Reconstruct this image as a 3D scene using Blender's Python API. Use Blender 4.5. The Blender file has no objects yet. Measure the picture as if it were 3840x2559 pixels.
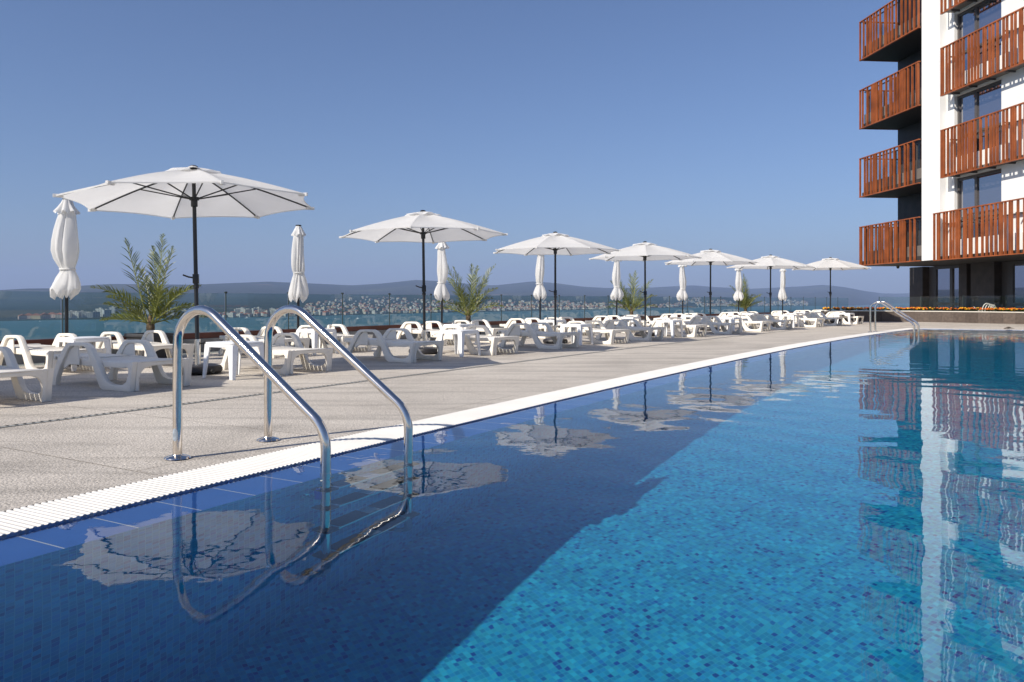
import bpy, bmesh, math, random
import numpy as np
from mathutils import Vector, Matrix
from mathutils.geometry import tessellate_polygon

random.seed(11)
sc = bpy.context.scene
col = sc.collection
PI = math.pi
R = math.radians

# ------------------------------------------------------------------ helpers
class MB:
    """collects shapes; becomes ONE mesh object"""
    def __init__(s):
        s.v = []; s.f = []; s.mi = []; s.sm = []; s.m = 0; s.uv = {}
    def add(s, vs, fs, smooth=False):
        o = len(s.v)
        s.v += [tuple(p) for p in vs]
        for f in fs:
            s.f.append(tuple(i + o for i in f)); s.mi.append(s.m); s.sm.append(smooth)
        return s
    def box(s, lo, hi, M=None):
        x0, y0, z0 = lo; x1, y1, z1 = hi
        vs = [Vector(p) for p in ((x0,y0,z0),(x1,y0,z0),(x1,y1,z0),(x0,y1,z0),(x0,y0,z1),(x1,y0,z1),(x1,y1,z1),(x0,y1,z1))]
        if M is not None: vs = [M @ p for p in vs]
        return s.add(vs, [(0,3,2,1),(4,5,6,7),(0,1,5,4),(1,2,6,5),(2,3,7,6),(3,0,4,7)])
    def tube(s, pts, r, n=10, cap=True):
        pts = [Vector(p) for p in pts]
        rs = r if isinstance(r, (list, tuple)) else [r] * len(pts)
        vs = []; fs = []
        up = None
        for i, p in enumerate(pts):
            t = (pts[min(i+1, len(pts)-1)] - pts[max(i-1, 0)]).normalized()
            if up is None:
                up = Vector((0,0,1)) if abs(t.z) < .9 else Vector((1,0,0))
            a = t.cross(up)
            if a.length < 1e-6: a = t.orthogonal()
            a.normalize(); b = a.cross(t).normalized(); up = b
            for k in range(n):
                an = 2*PI*k/n
                vs.append(p + (a*math.cos(an) + b*math.sin(an))*rs[i])
        for i in range(len(pts)-1):
            for k in range(n):
                k2 = (k+1) % n
                fs.append((i*n+k, i*n+k2, (i+1)*n+k2, (i+1)*n+k))
        if cap:
            fs.append(tuple(range(n-1, -1, -1))); e = (len(pts)-1)*n; fs.append(tuple(range(e, e+n)))
        return s.add(vs, fs, True)
    def lathe(s, prof, n=24, M=None, smooth=True):
        vs = []; fs = []
        for (r, z) in prof:
            for k in range(n):
                a = 2*PI*k/n
                p = Vector((r*math.cos(a), r*math.sin(a), z))
                vs.append(M @ p if M is not None else p)
        for i in range(len(prof)-1):
            for k in range(n):
                k2 = (k+1) % n
                fs.append((i*n+k, i*n+k2, (i+1)*n+k2, (i+1)*n+k))
        fs.append(tuple(range(n-1, -1, -1))); e = (len(prof)-1)*n; fs.append(tuple(range(e, e+n)))
        return s.add(vs, fs, smooth)
    def ribbon(s, pairs, y0, y1):
        """strip of (outer,inner) profile points in XZ, extruded from y0 to y1"""
        n = len(pairs); vs = []
        for (a, b) in pairs:
            vs += [(a[0],y0,a[1]),(b[0],y0,b[1]),(a[0],y1,a[1]),(b[0],y1,b[1])]
        fs = []
        for i in range(n-1):
            a = i*4; c = a+4
            fs += [(a,c,c+1,a+1),(a+2,a+3,c+3,c+2),(a,a+2,c+2,c),(a+1,c+1,c+3,a+3)]
        fs += [(0,1,3,2)]; e = (n-1)*4; fs += [(e,e+2,e+3,e+1)]
        return s.add(vs, fs)
    def prism(s, poly, z0, z1):
        n = len(poly)
        vs = [(x,y,z0) for x,y in poly] + [(x,y,z1) for x,y in poly]
        fs = [tuple(range(n-1,-1,-1)), tuple(range(n,2*n))] + [(i,(i+1)%n,n+(i+1)%n,n+i) for i in range(n)]
        return s.add(vs, fs)
    def build(s, name, mats, parent=None, bevel=0, seg=2, sharp=35, fix=True):
        me = bpy.data.meshes.new(name)
        me.from_pydata(s.v, [], s.f)
        if not isinstance(mats, (list, tuple)): mats = [mats]
        for m in mats: me.materials.append(m)
        me.polygons.foreach_set('material_index', s.mi)
        me.polygons.foreach_set('use_smooth', s.sm)
        if bevel or fix:
            bm = bmesh.new(); bm.from_mesh(me)
            if fix: bmesh.ops.recalc_face_normals(bm, faces=bm.faces)
            if bevel:
                bmesh.ops.remove_doubles(bm, verts=bm.verts, dist=1e-5)
                es = [e for e in bm.edges if len(e.link_faces) == 2 and e.calc_face_angle(0) > R(28)]
                bmesh.ops.bevel(bm, geom=es, offset=bevel, segments=seg, affect='EDGES', profile=.5, clamp_overlap=True)
                for f in bm.faces: f.smooth = True
            bm.to_mesh(me); bm.free()
        if bevel or any(s.sm):
            me.set_sharp_from_angle(angle=R(sharp))
        o = bpy.data.objects.new(name, me); col.objects.link(o)
        if parent: o.parent = parent
        return o

def tag(o, label=None, cat=None, group=None, kind=None):
    if label: o['label'] = label
    if cat: o['category'] = cat
    if group: o['group'] = group
    if kind: o['kind'] = kind
    return o
def empty(name, loc=(0,0,0), rz=0):
    o = bpy.data.objects.new(name, None); col.objects.link(o)
    o.location = loc; o.rotation_euler = (0,0,rz); o.empty_display_size = .2
    return o
KIDS = {}
def copy_tree(o, parent=None):
    c = o.copy(); col.objects.link(c)
    if parent: c.parent = parent
    for ch in list(o.children): copy_tree(ch, c)
    return c

# ------------------------------------------------------------------ materials
def mat(name, c, rough=.5, metal=0., var=0., scale=5., bump=0., bscale=40., spec=.5, c2=None, detail=4, coat=0):
    m = bpy.data.materials.new(name); m.use_nodes = True
    nt = m.node_tree; b = nt.nodes['Principled BSDF']
    b.inputs['Base Color'].default_value = (*c, 1); b.inputs['Roughness'].default_value = rough
    b.inputs['Metallic'].default_value = metal; b.inputs['Specular IOR Level'].default_value = spec
    if coat: b.inputs['Coat Weight'].default_value = coat
    if var or c2 or bump:
        tc = nt.nodes.new('ShaderNodeTexCoord')
    if var or c2:
        n = nt.nodes.new('ShaderNodeTexNoise'); n.inputs['Scale'].default_value = scale; n.inputs['Detail'].default_value = detail
        nt.links.new(tc.outputs['Object'], n.inputs['Vector'])
        rp = nt.nodes.new('ShaderNodeValToRGB')
        lo = c2 if c2 else tuple(x*(1-var) for x in c); hi = c if c2 else tuple(min(1, x*(1+var)) for x in c)
        rp.color_ramp.elements[0].color = (*lo, 1); rp.color_ramp.elements[1].color = (*hi, 1)
        rp.color_ramp.elements[0].position = .3; rp.color_ramp.elements[1].position = .7
        nt.links.new(n.outputs['Fac'], rp.inputs[0]); nt.links.new(rp.outputs[0], b.inputs['Base Color'])
    if bump:
        n2 = nt.nodes.new('ShaderNodeTexNoise'); n2.inputs['Scale'].default_value = bscale; n2.inputs['Detail'].default_value = 5
        nt.links.new(tc.outputs['Object'], n2.inputs['Vector'])
        bp = nt.nodes.new('ShaderNodeBump'); bp.inputs['Distance'].default_value = bump
        nt.links.new(n2.outputs['Fac'], bp.inputs['Height']); nt.links.new(bp.outputs[0], b.inputs['Normal'])
    return m

def N(nt, t, **kw):
    n = nt.nodes.new(t)
    for k, v in kw.items():
        if k in n.inputs.keys() if isinstance(k, str) else False: n.inputs[k].default_value = v
        else: setattr(n, k, v)
    return n
def math_(nt, op, a, b=None, c=None):
    n = nt.nodes.new('ShaderNodeMath'); n.operation = op
    for i, x in enumerate((a, b, c)):
        if x is None: continue
        if isinstance(x, (int, float)): n.inputs[i].default_value = x
        else: nt.links.new(x, n.inputs[i])
    return n.outputs[0]
def mixc(nt, f, a, b, blend='MIX'):
    n = nt.nodes.new('ShaderNodeMix'); n.data_type = 'RGBA'; n.blend_type = blend
    for i, x in ((0, f), (6, a), (7, b)):
        if isinstance(x, (int, float)): n.inputs[i].default_value = x
        elif isinstance(x, tuple): n.inputs[i].default_value = (*x, 1)
        else: nt.links.new(x, n.inputs[i])
    return n.outputs[2]
def ramp(nt, fac, stops, const=False):
    n = nt.nodes.new('ShaderNodeValToRGB'); e = n.color_ramp
    if const: e.interpolation = 'CONSTANT'
    while len(e.elements) < len(stops): e.elements.new(.5)
    for i, (p, c) in enumerate(stops):
        e.elements[i].position = p; e.elements[i].color = (*c, 1) if isinstance(c, tuple) else (c, c, c, 1)
    nt.links.new(fac, n.inputs[0]); return n.outputs[0]

M = {}
M['plastic'] = mat('white_plastic', (.84,.785,.69), .42, var=.05, scale=7, bump=.0006, bscale=60)
M['table_plastic'] = mat('table_plastic', (.84,.84,.84), .38, var=.03, scale=6)
M['wheel'] = mat('wheel_plastic', (.75,.73,.7), .5)
M['black'] = mat('black_metal', (.012,.012,.013), .35, spec=.5)
M['base_black'] = mat('black_rubbery_base', (.02,.017,.017), .5, bump=.002, bscale=30)
M['chrome'] = mat('polished_steel', (.72,.70,.67), .13, metal=1, var=.06, scale=9)
M['steel'] = mat('brushed_steel', (.74,.68,.61), .10, metal=1, var=.05, scale=14, bump=.0003, bscale=25)
M['cap'] = mat('black_cap', (.01,.01,.01), .4)
M['white_wall'] = mat('white_render', (.80,.79,.76), .8, var=.03, scale=1.2, bump=.004, bscale=30)
M['slat'] = mat('rust_slat', (.285,.076,.019), .5, var=.3, scale=2.2, detail=3)
M['stone'] = mat('dark_stone_cladding', (.050,.038,.031), .6, var=.25, scale=3)
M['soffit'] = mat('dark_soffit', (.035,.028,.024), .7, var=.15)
M['grey_panel'] = mat('grey_panel', (.16,.14,.12), .5, var=.1)
M['frame'] = mat('window_frame', (.09,.08,.075), .4)
M['post'] = mat('dark_green_post', (.03,.045,.042), .4)
M['brown_wood'] = mat('brown_base_beam', (.13,.028,.012), .45, var=.3, scale=3)
M['concrete'] = mat('concrete_upstand', (.26,.25,.235), .85, var=.3, scale=4, bump=.004, bscale=25)
M['pot'] = mat('dark_pot', (.045,.044,.046), .55, var=.2, scale=6)
M['soil'] = mat('soil', (.05,.035,.025), .9, var=.4, scale=30)
M['trunk'] = mat('palm_trunk', (.16,.11,.06), .85, var=.45, scale=25, bump=.01, bscale=40)
M['rachis'] = mat('palm_rachis', (.28,.29,.08), .5, var=.25, scale=8)
M['blue_plastic'] = mat('blue_plastic', (.01,.06,.55), .3)
M['tread'] = mat('dark_tread', (.035,.026,.024), .5)
M['hose'] = mat('white_hose', (.7,.72,.66), .4)
M['coping'] = mat('pale_coping', (.62,.58,.5), .7, var=.1)
M['cord'] = mat('cord', (.6,.62,.55), .6)

# leaf with a little translucency
def leaf_mat(name, c, c2):
    m = bpy.data.materials.new(name); m.use_nodes = True; nt = m.node_tree
    b = nt.nodes['Principled BSDF']; b.inputs['Roughness'].default_value = .42
    tc = N(nt, 'ShaderNodeTexCoord'); n = N(nt, 'ShaderNodeTexNoise'); n.inputs['Scale'].default_value = 6
    nt.links.new(tc.outputs['Object'], n.inputs['Vector'])
    cc = ramp(nt, n.outputs['Fac'], [(.3, c2), (.7, c)])
    nt.links.new(cc, b.inputs['Base Color'])
    t = N(nt, 'ShaderNodeBsdfTranslucent'); nt.links.new(cc, t.inputs[0])
    mx = N(nt, 'ShaderNodeMixShader'); mx.inputs[0].default_value = .3
    nt.links.new(b.outputs[0], mx.inputs[1]); nt.links.new(t.outputs[0], mx.inputs[2])
    nt.links.new(mx.outputs[0], nt.nodes['Material Output'].inputs[0]); return m
M['frond'] = leaf_mat('palm_leaf', (.22,.24,.05), (.10,.125,.028))
M['leaf'] = leaf_mat('flower_leaf', (.06,.10,.02), (.03,.05,.012))
for k, c in (('mar_y', (.80,.40,.015)), ('mar_o', (.72,.17,.01)), ('mar_r', (.50,.09,.012))):
    M[k] = mat(k+'_petal', c, .6, var=.2, scale=40)

def cloth_mat():
    m = bpy.data.materials.new('white_canvas'); m.use_nodes = True; nt = m.node_tree; nt.nodes.clear()
    tc = N(nt, 'ShaderNodeTexCoord'); n = N(nt, 'ShaderNodeTexNoise'); n.inputs['Scale'].default_value = 3.5; n.inputs['Detail'].default_value = 6
    nt.links.new(tc.outputs['Object'], n.inputs['Vector'])
    cc = ramp(nt, n.outputs['Fac'], [(.3, (.85,.84,.82)), (.7, (.90,.895,.88))])
    bp = N(nt, 'ShaderNodeBump'); bp.inputs['Distance'].default_value = .012; bp.inputs['Strength'].default_value = .35
    n2 = N(nt, 'ShaderNodeTexNoise'); n2.inputs['Scale'].default_value = 5; nt.links.new(tc.outputs['Object'], n2.inputs['Vector'])
    nt.links.new(n2.outputs['Fac'], bp.inputs['Height'])
    d = N(nt, 'ShaderNodeBsdfDiffuse'); t = N(nt, 'ShaderNodeBsdfTranslucent')
    for q in (d, t): nt.links.new(cc, q.inputs[0]); nt.links.new(bp.outputs[0], q.inputs['Normal'])
    mx = N(nt, 'ShaderNodeMixShader'); mx.inputs[0].default_value = .45
    nt.links.new(d.outputs[0], mx.inputs[1]); nt.links.new(t.outputs[0], mx.inputs[2])
    o = N(nt, 'ShaderNodeOutputMaterial'); nt.links.new(mx.outputs[0], o.inputs[0]); return m
M['cloth'] = cloth_mat()

def clear_glass(name, tint, refl=1.0, rough=0.0):
    m = bpy.data.materials.new(name); m.use_nodes = True; nt = m.node_tree; nt.nodes.clear()
    t = N(nt, 'ShaderNodeBsdfTransparent'); t.inputs[0].default_value = (*tint, 1)
    g = N(nt, 'ShaderNodeBsdfGlossy'); g.inputs['Roughness'].default_value = rough
    f = N(nt, 'ShaderNodeLayerWeight'); f.inputs[0].default_value = .5
    fa = math_(nt, 'MULTIPLY_ADD', math_(nt, 'POWER', f.outputs['Facing'], 5.), .9*refl, .055*refl)
    mx = N(nt, 'ShaderNodeMixShader'); nt.links.new(fa, mx.inputs[0])
    nt.links.new(t.outputs[0], mx.inputs[1]); nt.links.new(g.outputs[0], mx.inputs[2])
    o = N(nt, 'ShaderNodeOutputMaterial'); nt.links.new(mx.outputs[0], o.inputs[0]); return m
M['rail_glass'] = clear_glass('railing_glass', (.68,.82,.805), 1.3)
M['balcony_glass'] = clear_glass('balcony_glass', (.75,.82,.84), 1.0)

def pane_mat():
    m = bpy.data.materials.new('window_glass'); m.use_nodes = True; nt = m.node_tree; nt.nodes.clear()
    d = N(nt, 'ShaderNodeBsdfDiffuse'); d.inputs[0].default_value = (.06,.055,.06,1)
    g = N(nt, 'ShaderNodeBsdfGlossy'); g.inputs['Roughness'].default_value = .01; g.inputs[0].default_value = (.9,.92,1,1)
    f = N(nt, 'ShaderNodeLayerWeight'); f.inputs[0].default_value = .5
    fa = math_(nt, 'MULTIPLY_ADD', math_(nt, 'POWER', f.outputs['Facing'], 4.), .5, .45)
    mx = N(nt, 'ShaderNodeMixShader'); nt.links.new(fa, mx.inputs[0])
    nt.links.new(d.outputs[0], mx.inputs[1]); nt.links.new(g.outputs[0], mx.inputs[2])
    o = N(nt, 'ShaderNodeOutputMaterial'); nt.links.new(mx.outputs[0], o.inputs[0]); return m
M['pane'] = pane_mat()

def mosaic(name, stops, tile=.036, grout=(.10,.36,.46), uv=False, rot=0., grow=.09):
    m = bpy.data.materials.new(name); m.use_nodes = True; nt = m.node_tree; b = nt.nodes['Principled BSDF']
    tc = N(nt, 'ShaderNodeTexCoord')
    mp = N(nt, 'ShaderNodeMapping'); mp.inputs['Rotation'].default_value = (0,0,rot)
    mp.inputs['Scale'].default_value = (1/tile,)*3
    nt.links.new(tc.outputs['UV' if uv else 'Object'], mp.inputs['Vector'])
    sp = N(nt, 'ShaderNodeSeparateXYZ'); nt.links.new(mp.outputs[0], sp.inputs[0])
    cb = N(nt, 'ShaderNodeCombineXYZ'); masks = []
    for i in (0, 1):
        fl = math_(nt, 'FLOOR', sp.outputs[i]); fr = math_(nt, 'SUBTRACT', sp.outputs[i], fl)
        nt.links.new(fl, cb.inputs[i])
        masks.append(math_(nt, 'MULTIPLY', math_(nt, 'GREATER_THAN', fr, grow), math_(nt, 'LESS_THAN', fr, 1.0)))
    wn = N(nt, 'ShaderNodeTexWhiteNoise'); wn.noise_dimensions = '2D'; nt.links.new(cb.outputs[0], wn.inputs[0])
    c = ramp(nt, wn.outputs['Value'], stops, True)
    wn2 = N(nt, 'ShaderNodeTexWhiteNoise'); wn2.noise_dimensions = '3D'
    ad = N(nt, 'ShaderNodeVectorMath'); ad.operation = 'ADD'; ad.inputs[1].default_value = (7,3,5)
    nt.links.new(cb.outputs[0], ad.inputs[0]); nt.links.new(ad.outputs[0], wn2.inputs[0])
    j = math_(nt, 'MULTIPLY_ADD', wn2.outputs['Value'], .36, .82)
    c = mixc(nt, 1.0, c, (1,1,1), 'MULTIPLY')
    vm = N(nt, 'ShaderNodeVectorMath'); vm.operation = 'SCALE'; nt.links.new(c, vm.inputs[0]); nt.links.new(j, vm.inputs['Scale'])
    fc = mixc(nt, math_(nt, 'MULTIPLY', masks[0], masks[1]), grout, vm.outputs[0])
    nt.links.new(fc, b.inputs['Base Color']); b.inputs['Roughness'].default_value = .35
    return m
BL = [(0, (.007,.32,.56)), (.34, (.006,.26,.52)), (.62, (.018,.41,.61)), (.85, (.004,.18,.47)), (.95, (.003,.08,.34))]
M['floor_mosaic'] = mosaic('pool_floor_mosaic', BL, .024, (.04,.40,.57), rot=R(-33))
M['wall_mosaic'] = mosaic('pool_wall_mosaic', [(0, (.020,.37,.62)), (.45, (.014,.30,.58)), (.7, (.03,.42,.64)), (.86, (.008,.17,.46))], .03, (.12,.52,.70), uv=True)

def shelf_mat():
    m = bpy.data.materials.new('blue_edge_tile'); m.use_nodes = True; nt = m.node_tree; b = nt.nodes['Principled BSDF']
    tc = N(nt, 'ShaderNodeTexCoord'); sp = N(nt, 'ShaderNodeSeparateXYZ'); nt.links.new(tc.outputs['UV'], sp.inputs[0])
    fr = math_(nt, 'FRACT', math_(nt, 'DIVIDE', sp.outputs[0], .285))
    g = math_(nt, 'LESS_THAN', fr, .022)
    n = N(nt, 'ShaderNodeTexNoise'); n.inputs['Scale'].default_value = 9; nt.links.new(tc.outputs['Object'], n.inputs['Vector'])
    c = ramp(nt, n.outputs['Fac'], [(.3, (.030,.12,.42)), (.7, (.036,.14,.47))])
    nt.links.new(mixc(nt, g, c, (.62,.62,.6)), b.inputs['Base Color']); b.inputs['Roughness'].default_value = .3
    return m
M['shelf'] = shelf_mat()

def water_mat():
    m = bpy.data.materials.new('pool_water'); m.use_nodes = True; nt = m.node_tree; nt.nodes.clear()
    g = N(nt, 'ShaderNodeBsdfGlass'); g.inputs['IOR'].default_value = 1.333; g.inputs['Roughness'].default_value = 0
    g.inputs['Color'].default_value = (.95,.99,1,1)
    tc = N(nt, 'ShaderNodeTexCoord')
    h = None
    for (s, amp, det, dist) in ((9, .045, 1, .2), (24, .015, 1, 0)):
        n = N(nt, 'ShaderNodeTexNoise'); n.inputs['Scale'].default_value = s; n.inputs['Detail'].default_value = det
        n.inputs['Distortion'].default_value = dist
        nt.links.new(tc.outputs['Object'], n.inputs['Vector'])
        x = math_(nt, 'MULTIPLY', n.outputs['Fac'], amp)
        h = x if h is None else math_(nt, 'ADD', h, x)
    bp = N(nt, 'ShaderNodeBump'); bp.inputs['Distance'].default_value = .006; bp.inputs['Strength'].default_value = 1
    nt.links.new(h, bp.inputs['Height']); nt.links.new(bp.outputs[0], g.inputs['Normal'])
    o = N(nt, 'ShaderNodeOutputMaterial'); nt.links.new(g.outputs[0], o.inputs[0]); return m
M['water'] = water_mat()

def deck_mat():
    m = bpy.data.materials.new('exposed_aggregate'); m.use_nodes = True; nt = m.node_tree; b = nt.nodes['Principled BSDF']
    tc = N(nt, 'ShaderNodeTexCoord')
    def noise(s, d=4, dist=0, vec=None):
        n = N(nt, 'ShaderNodeTexNoise'); n.inputs['Scale'].default_value = s; n.inputs['Detail'].default_value = d; n.inputs['Distortion'].default_value = dist
        nt.links.new(vec or tc.outputs['Object'], n.inputs['Vector']); return n.outputs['Fac']
    base = ramp(nt, noise(.7, 5), [(.3, (.56,.505,.435)), (.7, (.66,.60,.52))])
    fine = ramp(nt, noise(85, 3), [(.30, .50), (.5, .98), (.72, 1.28)])
    c = mixc(nt, 1, base, fine, 'MULTIPLY')
    vo = N(nt, 'ShaderNodeTexVoronoi'); vo.inputs['Scale'].default_value = 130; nt.links.new(tc.outputs['Object'], vo.inputs['Vector'])
    c = mixc(nt, 1, c, ramp(nt, vo.outputs['Color'], [(.1, .72), (.6, 1.02), (.95, 1.15)]), 'MULTIPLY')
    # long faint streaks of darker tone across the deck
    mp = N(nt, 'ShaderNodeMapping'); mp.inputs['Scale'].default_value = (.35, 3.2, 1); mp.inputs['Rotation'].default_value = (0,0,R(8))
    nt.links.new(tc.outputs['Object'], mp.inputs['Vector'])
    c = mixc(nt, 1, c, ramp(nt, noise(1.3, 4, .4, mp.outputs[0]), [(.36, .80), (.50, 1.0), (.8, 1.04)]), 'MULTIPLY')
    c = mixc(nt, 1, c, ramp(nt, noise(.42, 6, .8), [(.34, .84), (.47, .99), (.7, 1.03)]), 'MULTIPLY')
    # slab joints
    mr = N(nt, 'ShaderNodeMapping'); mr.inputs['Rotation'].default_value = (0,0,R(31))
    nt.links.new(tc.outputs['Object'], mr.inputs['Vector'])
    br = N(nt, 'ShaderNodeTexBrick'); br.offset = .5
    br.inputs['Color1'].default_value = (1,1,1,1); br.inputs['Color2'].default_value = (.95,.95,.95,1); br.inputs['Mortar'].default_value = (.55,.53,.50,1)
    br.inputs['Scale'].default_value = 1; br.inputs['Mortar Size'].default_value = .007; br.inputs['Mortar Smooth'].default_value = .3
    br.inputs['Brick Width'].default_value = 2.4; br.inputs['Row Height'].default_value = 1.2
    nt.links.new(mr.outputs[0], br.inputs['Vector'])
    jf = ramp(nt, noise(.55, 3), [(.4, .15), (.6, 1.0)])
    c = mixc(nt, jf, c, mixc(nt, 1, c, br.outputs['Color'], 'MULTIPLY'))
    nt.links.new(c, b.inputs['Base Color']); b.inputs['Roughness'].default_value = .8; b.inputs['Specular IOR Level'].default_value = .25
    bp = N(nt, 'ShaderNodeBump'); bp.inputs['Distance'].default_value = .006
    nt.links.new(noise(90, 3), bp.inputs['Height']); nt.links.new(bp.outputs[0], b.inputs['Normal'])
    return m
M['deck'] = deck_mat()
M['grating'] = mat('white_grating', (.68,.655,.61), .5, var=.05, scale=3)
M['grating_bed'] = mat('grating_bed', (.36,.33,.29), .7)
M['pool_rim'] = mat('pool_rim', (.20,.30,.48), .5)
M['dark_slot'] = mat('dark_slot', (.02,.02,.02), .8)
M['galv'] = mat('drain_steel', (.42,.42,.38), .5, metal=.3)

def planter_mat():
    m = mat('planter_stone', (.08,.065,.055), .6, spec=.3); nt = m.node_tree; b = nt.nodes['Principled BSDF']
    tc = N(nt, 'ShaderNodeTexCoord'); sp = N(nt, 'ShaderNodeSeparateXYZ'); nt.links.new(tc.outputs['UV'], sp.inputs[0])
    q = math_(nt, 'DIVIDE', sp.outputs[0], .42); fl = math_(nt, 'FLOOR', q); fr = math_(nt, 'SUBTRACT', q, fl)
    wn = N(nt, 'ShaderNodeTexWhiteNoise'); wn.noise_dimensions = '1D'; nt.links.new(fl, wn.inputs['W'])
    c = ramp(nt, wn.outputs['Value'], [(0, (.078,.058,.046)), (1, (.125,.096,.078))])
    n = N(nt, 'ShaderNodeTexNoise'); n.inputs['Scale'].default_value = 12; n.inputs['Detail'].default_value = 6; nt.links.new(tc.outputs['Object'], n.inputs['Vector'])
    c = mixc(nt, 1, c, ramp(nt, n.outputs['Fac'], [(.3, .75), (.7, 1.15)]), 'MULTIPLY')
    c = mixc(nt, math_(nt, 'LESS_THAN', fr, .018), c, (.04,.035,.03))
    nt.links.new(c, b.inputs['Base Color']); return m
M['planter'] = planter_mat()

def sea_mat():
    m = bpy.data.materials.new('sea_water'); m.use_nodes = True; nt = m.node_tree; b = nt.nodes['Principled BSDF']
    tc = N(nt, 'ShaderNodeTexCoord')
    mp = N(nt, 'ShaderNodeMapping'); mp.inputs['Scale'].default_value = (.0012,.006,.01); nt.links.new(tc.outputs['Object'], mp.inputs['Vector'])
    n = N(nt, 'ShaderNodeTexNoise'); n.inputs['Scale'].default_value = 1; n.inputs['Detail'].default_value = 6; nt.links.new(mp.outputs[0], n.inputs['Vector'])
    c = ramp(nt, n.outputs['Fac'], [(.35, (.022,.085,.098)), (.65, (.036,.118,.128))])
    nt.links.new(c, b.inputs['Base Color']); b.inputs['Roughness'].default_value = .45; b.inputs['Specular IOR Level'].default_value = .18
    bp = N(nt, 'ShaderNodeBump'); bp.inputs['Distance'].default_value = 1.0
    n3 = N(nt, 'ShaderNodeTexNoise'); n3.inputs['Scale'].default_value = .12; n3.inputs['Detail'].default_value = 5; nt.links.new(tc.outputs['Object'], n3.inputs['Vector'])
    nt.links.new(n3.outputs['Fac'], bp.inputs['Height']); nt.links.new(bp.outputs[0], b.inputs['Normal']); return m
M['sea'] = sea_mat()

def hill_mat():
    m = bpy.data.materials.new('wooded_hills'); m.use_nodes = True; nt = m.node_tree; b = nt.nodes['Principled BSDF']
    tc = N(nt, 'ShaderNodeTexCoord')
    def noise(s, d=6):
        n = N(nt, 'ShaderNodeTexNoise'); n.inputs['Scale'].default_value = s; n.inputs['Detail'].default_value = d
        nt.links.new(tc.outputs['Object'], n.inputs['Vector']); return n.outputs['Fac']
    c = ramp(nt, noise(.006), [(.35, (.016,.026,.024)), (.65, (.030,.043,.030))])
    c = mixc(nt, ramp(nt, noise(.0017, 5), [(.55, 0.), (.66, .7)]), c, (.065,.078,.045))
    c = mixc(nt, ramp(nt, noise(.0028, 4), [(.66, 0.), (.72, .75)]), c, (.24,.17,.11))
    nt.links.new(c, b.inputs['Base Color']); b.inputs['Roughness'].default_value = .95; b.inputs['Specular IOR Level'].default_value = .05
    bp = N(nt, 'ShaderNodeBump'); bp.inputs['Distance'].default_value = 12
    nt.links.new(noise(.02, 6), bp.inputs['Height']); nt.links.new(bp.outputs[0], b.inputs['Normal']); return m
M['hills'] = hill_mat()

# ------------------------------------------------------------------ camera, sun, sky
EYE = .84; F = 1830.; HX = 1176.5; HY = 690.
def gp(x, y, z=0.):              # picture column/row of a point at height z -> place on the terrace
    d = y - HY; return ((x-HX)*(EYE-z)/d, F*(EYE-z)/d)
cam = bpy.data.cameras.new('camera'); cam_o = bpy.data.objects.new('camera', cam); col.objects.link(cam_o)
cam_o.location = (0,0,EYE); cam_o.rotation_euler = (PI/2,0,0); cam.lens = 28; cam.sensor_width = 36
cam.shift_y = -(784.-HY)/2353.; cam.clip_start = .05; cam.clip_end = 60000
sc.camera = cam_o

SUN_EL = R(36.); az = Vector((.78,.625)).normalized()
sd = Vector((az.x*math.cos(SUN_EL), az.y*math.cos(SUN_EL), -math.sin(SUN_EL)))
sun = bpy.data.lights.new('sun', 'SUN'); sun.energy = 4.6; sun.angle = R(.5); sun.color = (1,.93,.83)
sun_o = bpy.data.objects.new('sun', sun); col.objects.link(sun_o); sun_o.rotation_euler = sd.to_track_quat('-Z','Y').to_euler()
sun.cycles.is_caustics_light = True

w = bpy.data.worlds.new('World'); sc.world = w; w.use_nodes = True; nt = w.node_tree; bg = nt.nodes['Background']
sky = nt.nodes.new('ShaderNodeTexSky'); sky.sky_type = 'NISHITA'; sky.sun_disc = False
sky.sun_elevation = SUN_EL; sky.sun_rotation = math.atan2(-az.x, -az.y) % (2*PI)
sky.altitude = 0; sky.air_density = 1.0; sky.dust_density = .7; sky.ozone_density = 5.0
hs = nt.nodes.new('ShaderNodeHueSaturation'); hs.inputs['Saturation'].default_value = .96
nt.links.new(sky.outputs[0], hs.inputs['Color'])
tint = mixc(nt, 1.0, hs.outputs[0], (.86,.905,1.05), 'MULTIPLY')
nt.links.new(tint, bg.inputs[0]); bg.inputs[1].default_value = .079

sc.view_settings.view_transform = 'Standard'; sc.view_settings.look = 'None'
sc.view_settings.exposure = .36; sc.view_settings.gamma = 1
cy = sc.cycles
cy.use_denoising = True; cy.max_bounces = 12; cy.transparent_max_bounces = 24; cy.transmission_bounces = 10; cy.glossy_bounces = 6; cy.diffuse_bounces = 4
cy.volume_bounces = 0; cy.caustics_refractive = True; cy.caustics_reflective = False; cy.sample_clamp_indirect = 6

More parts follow.
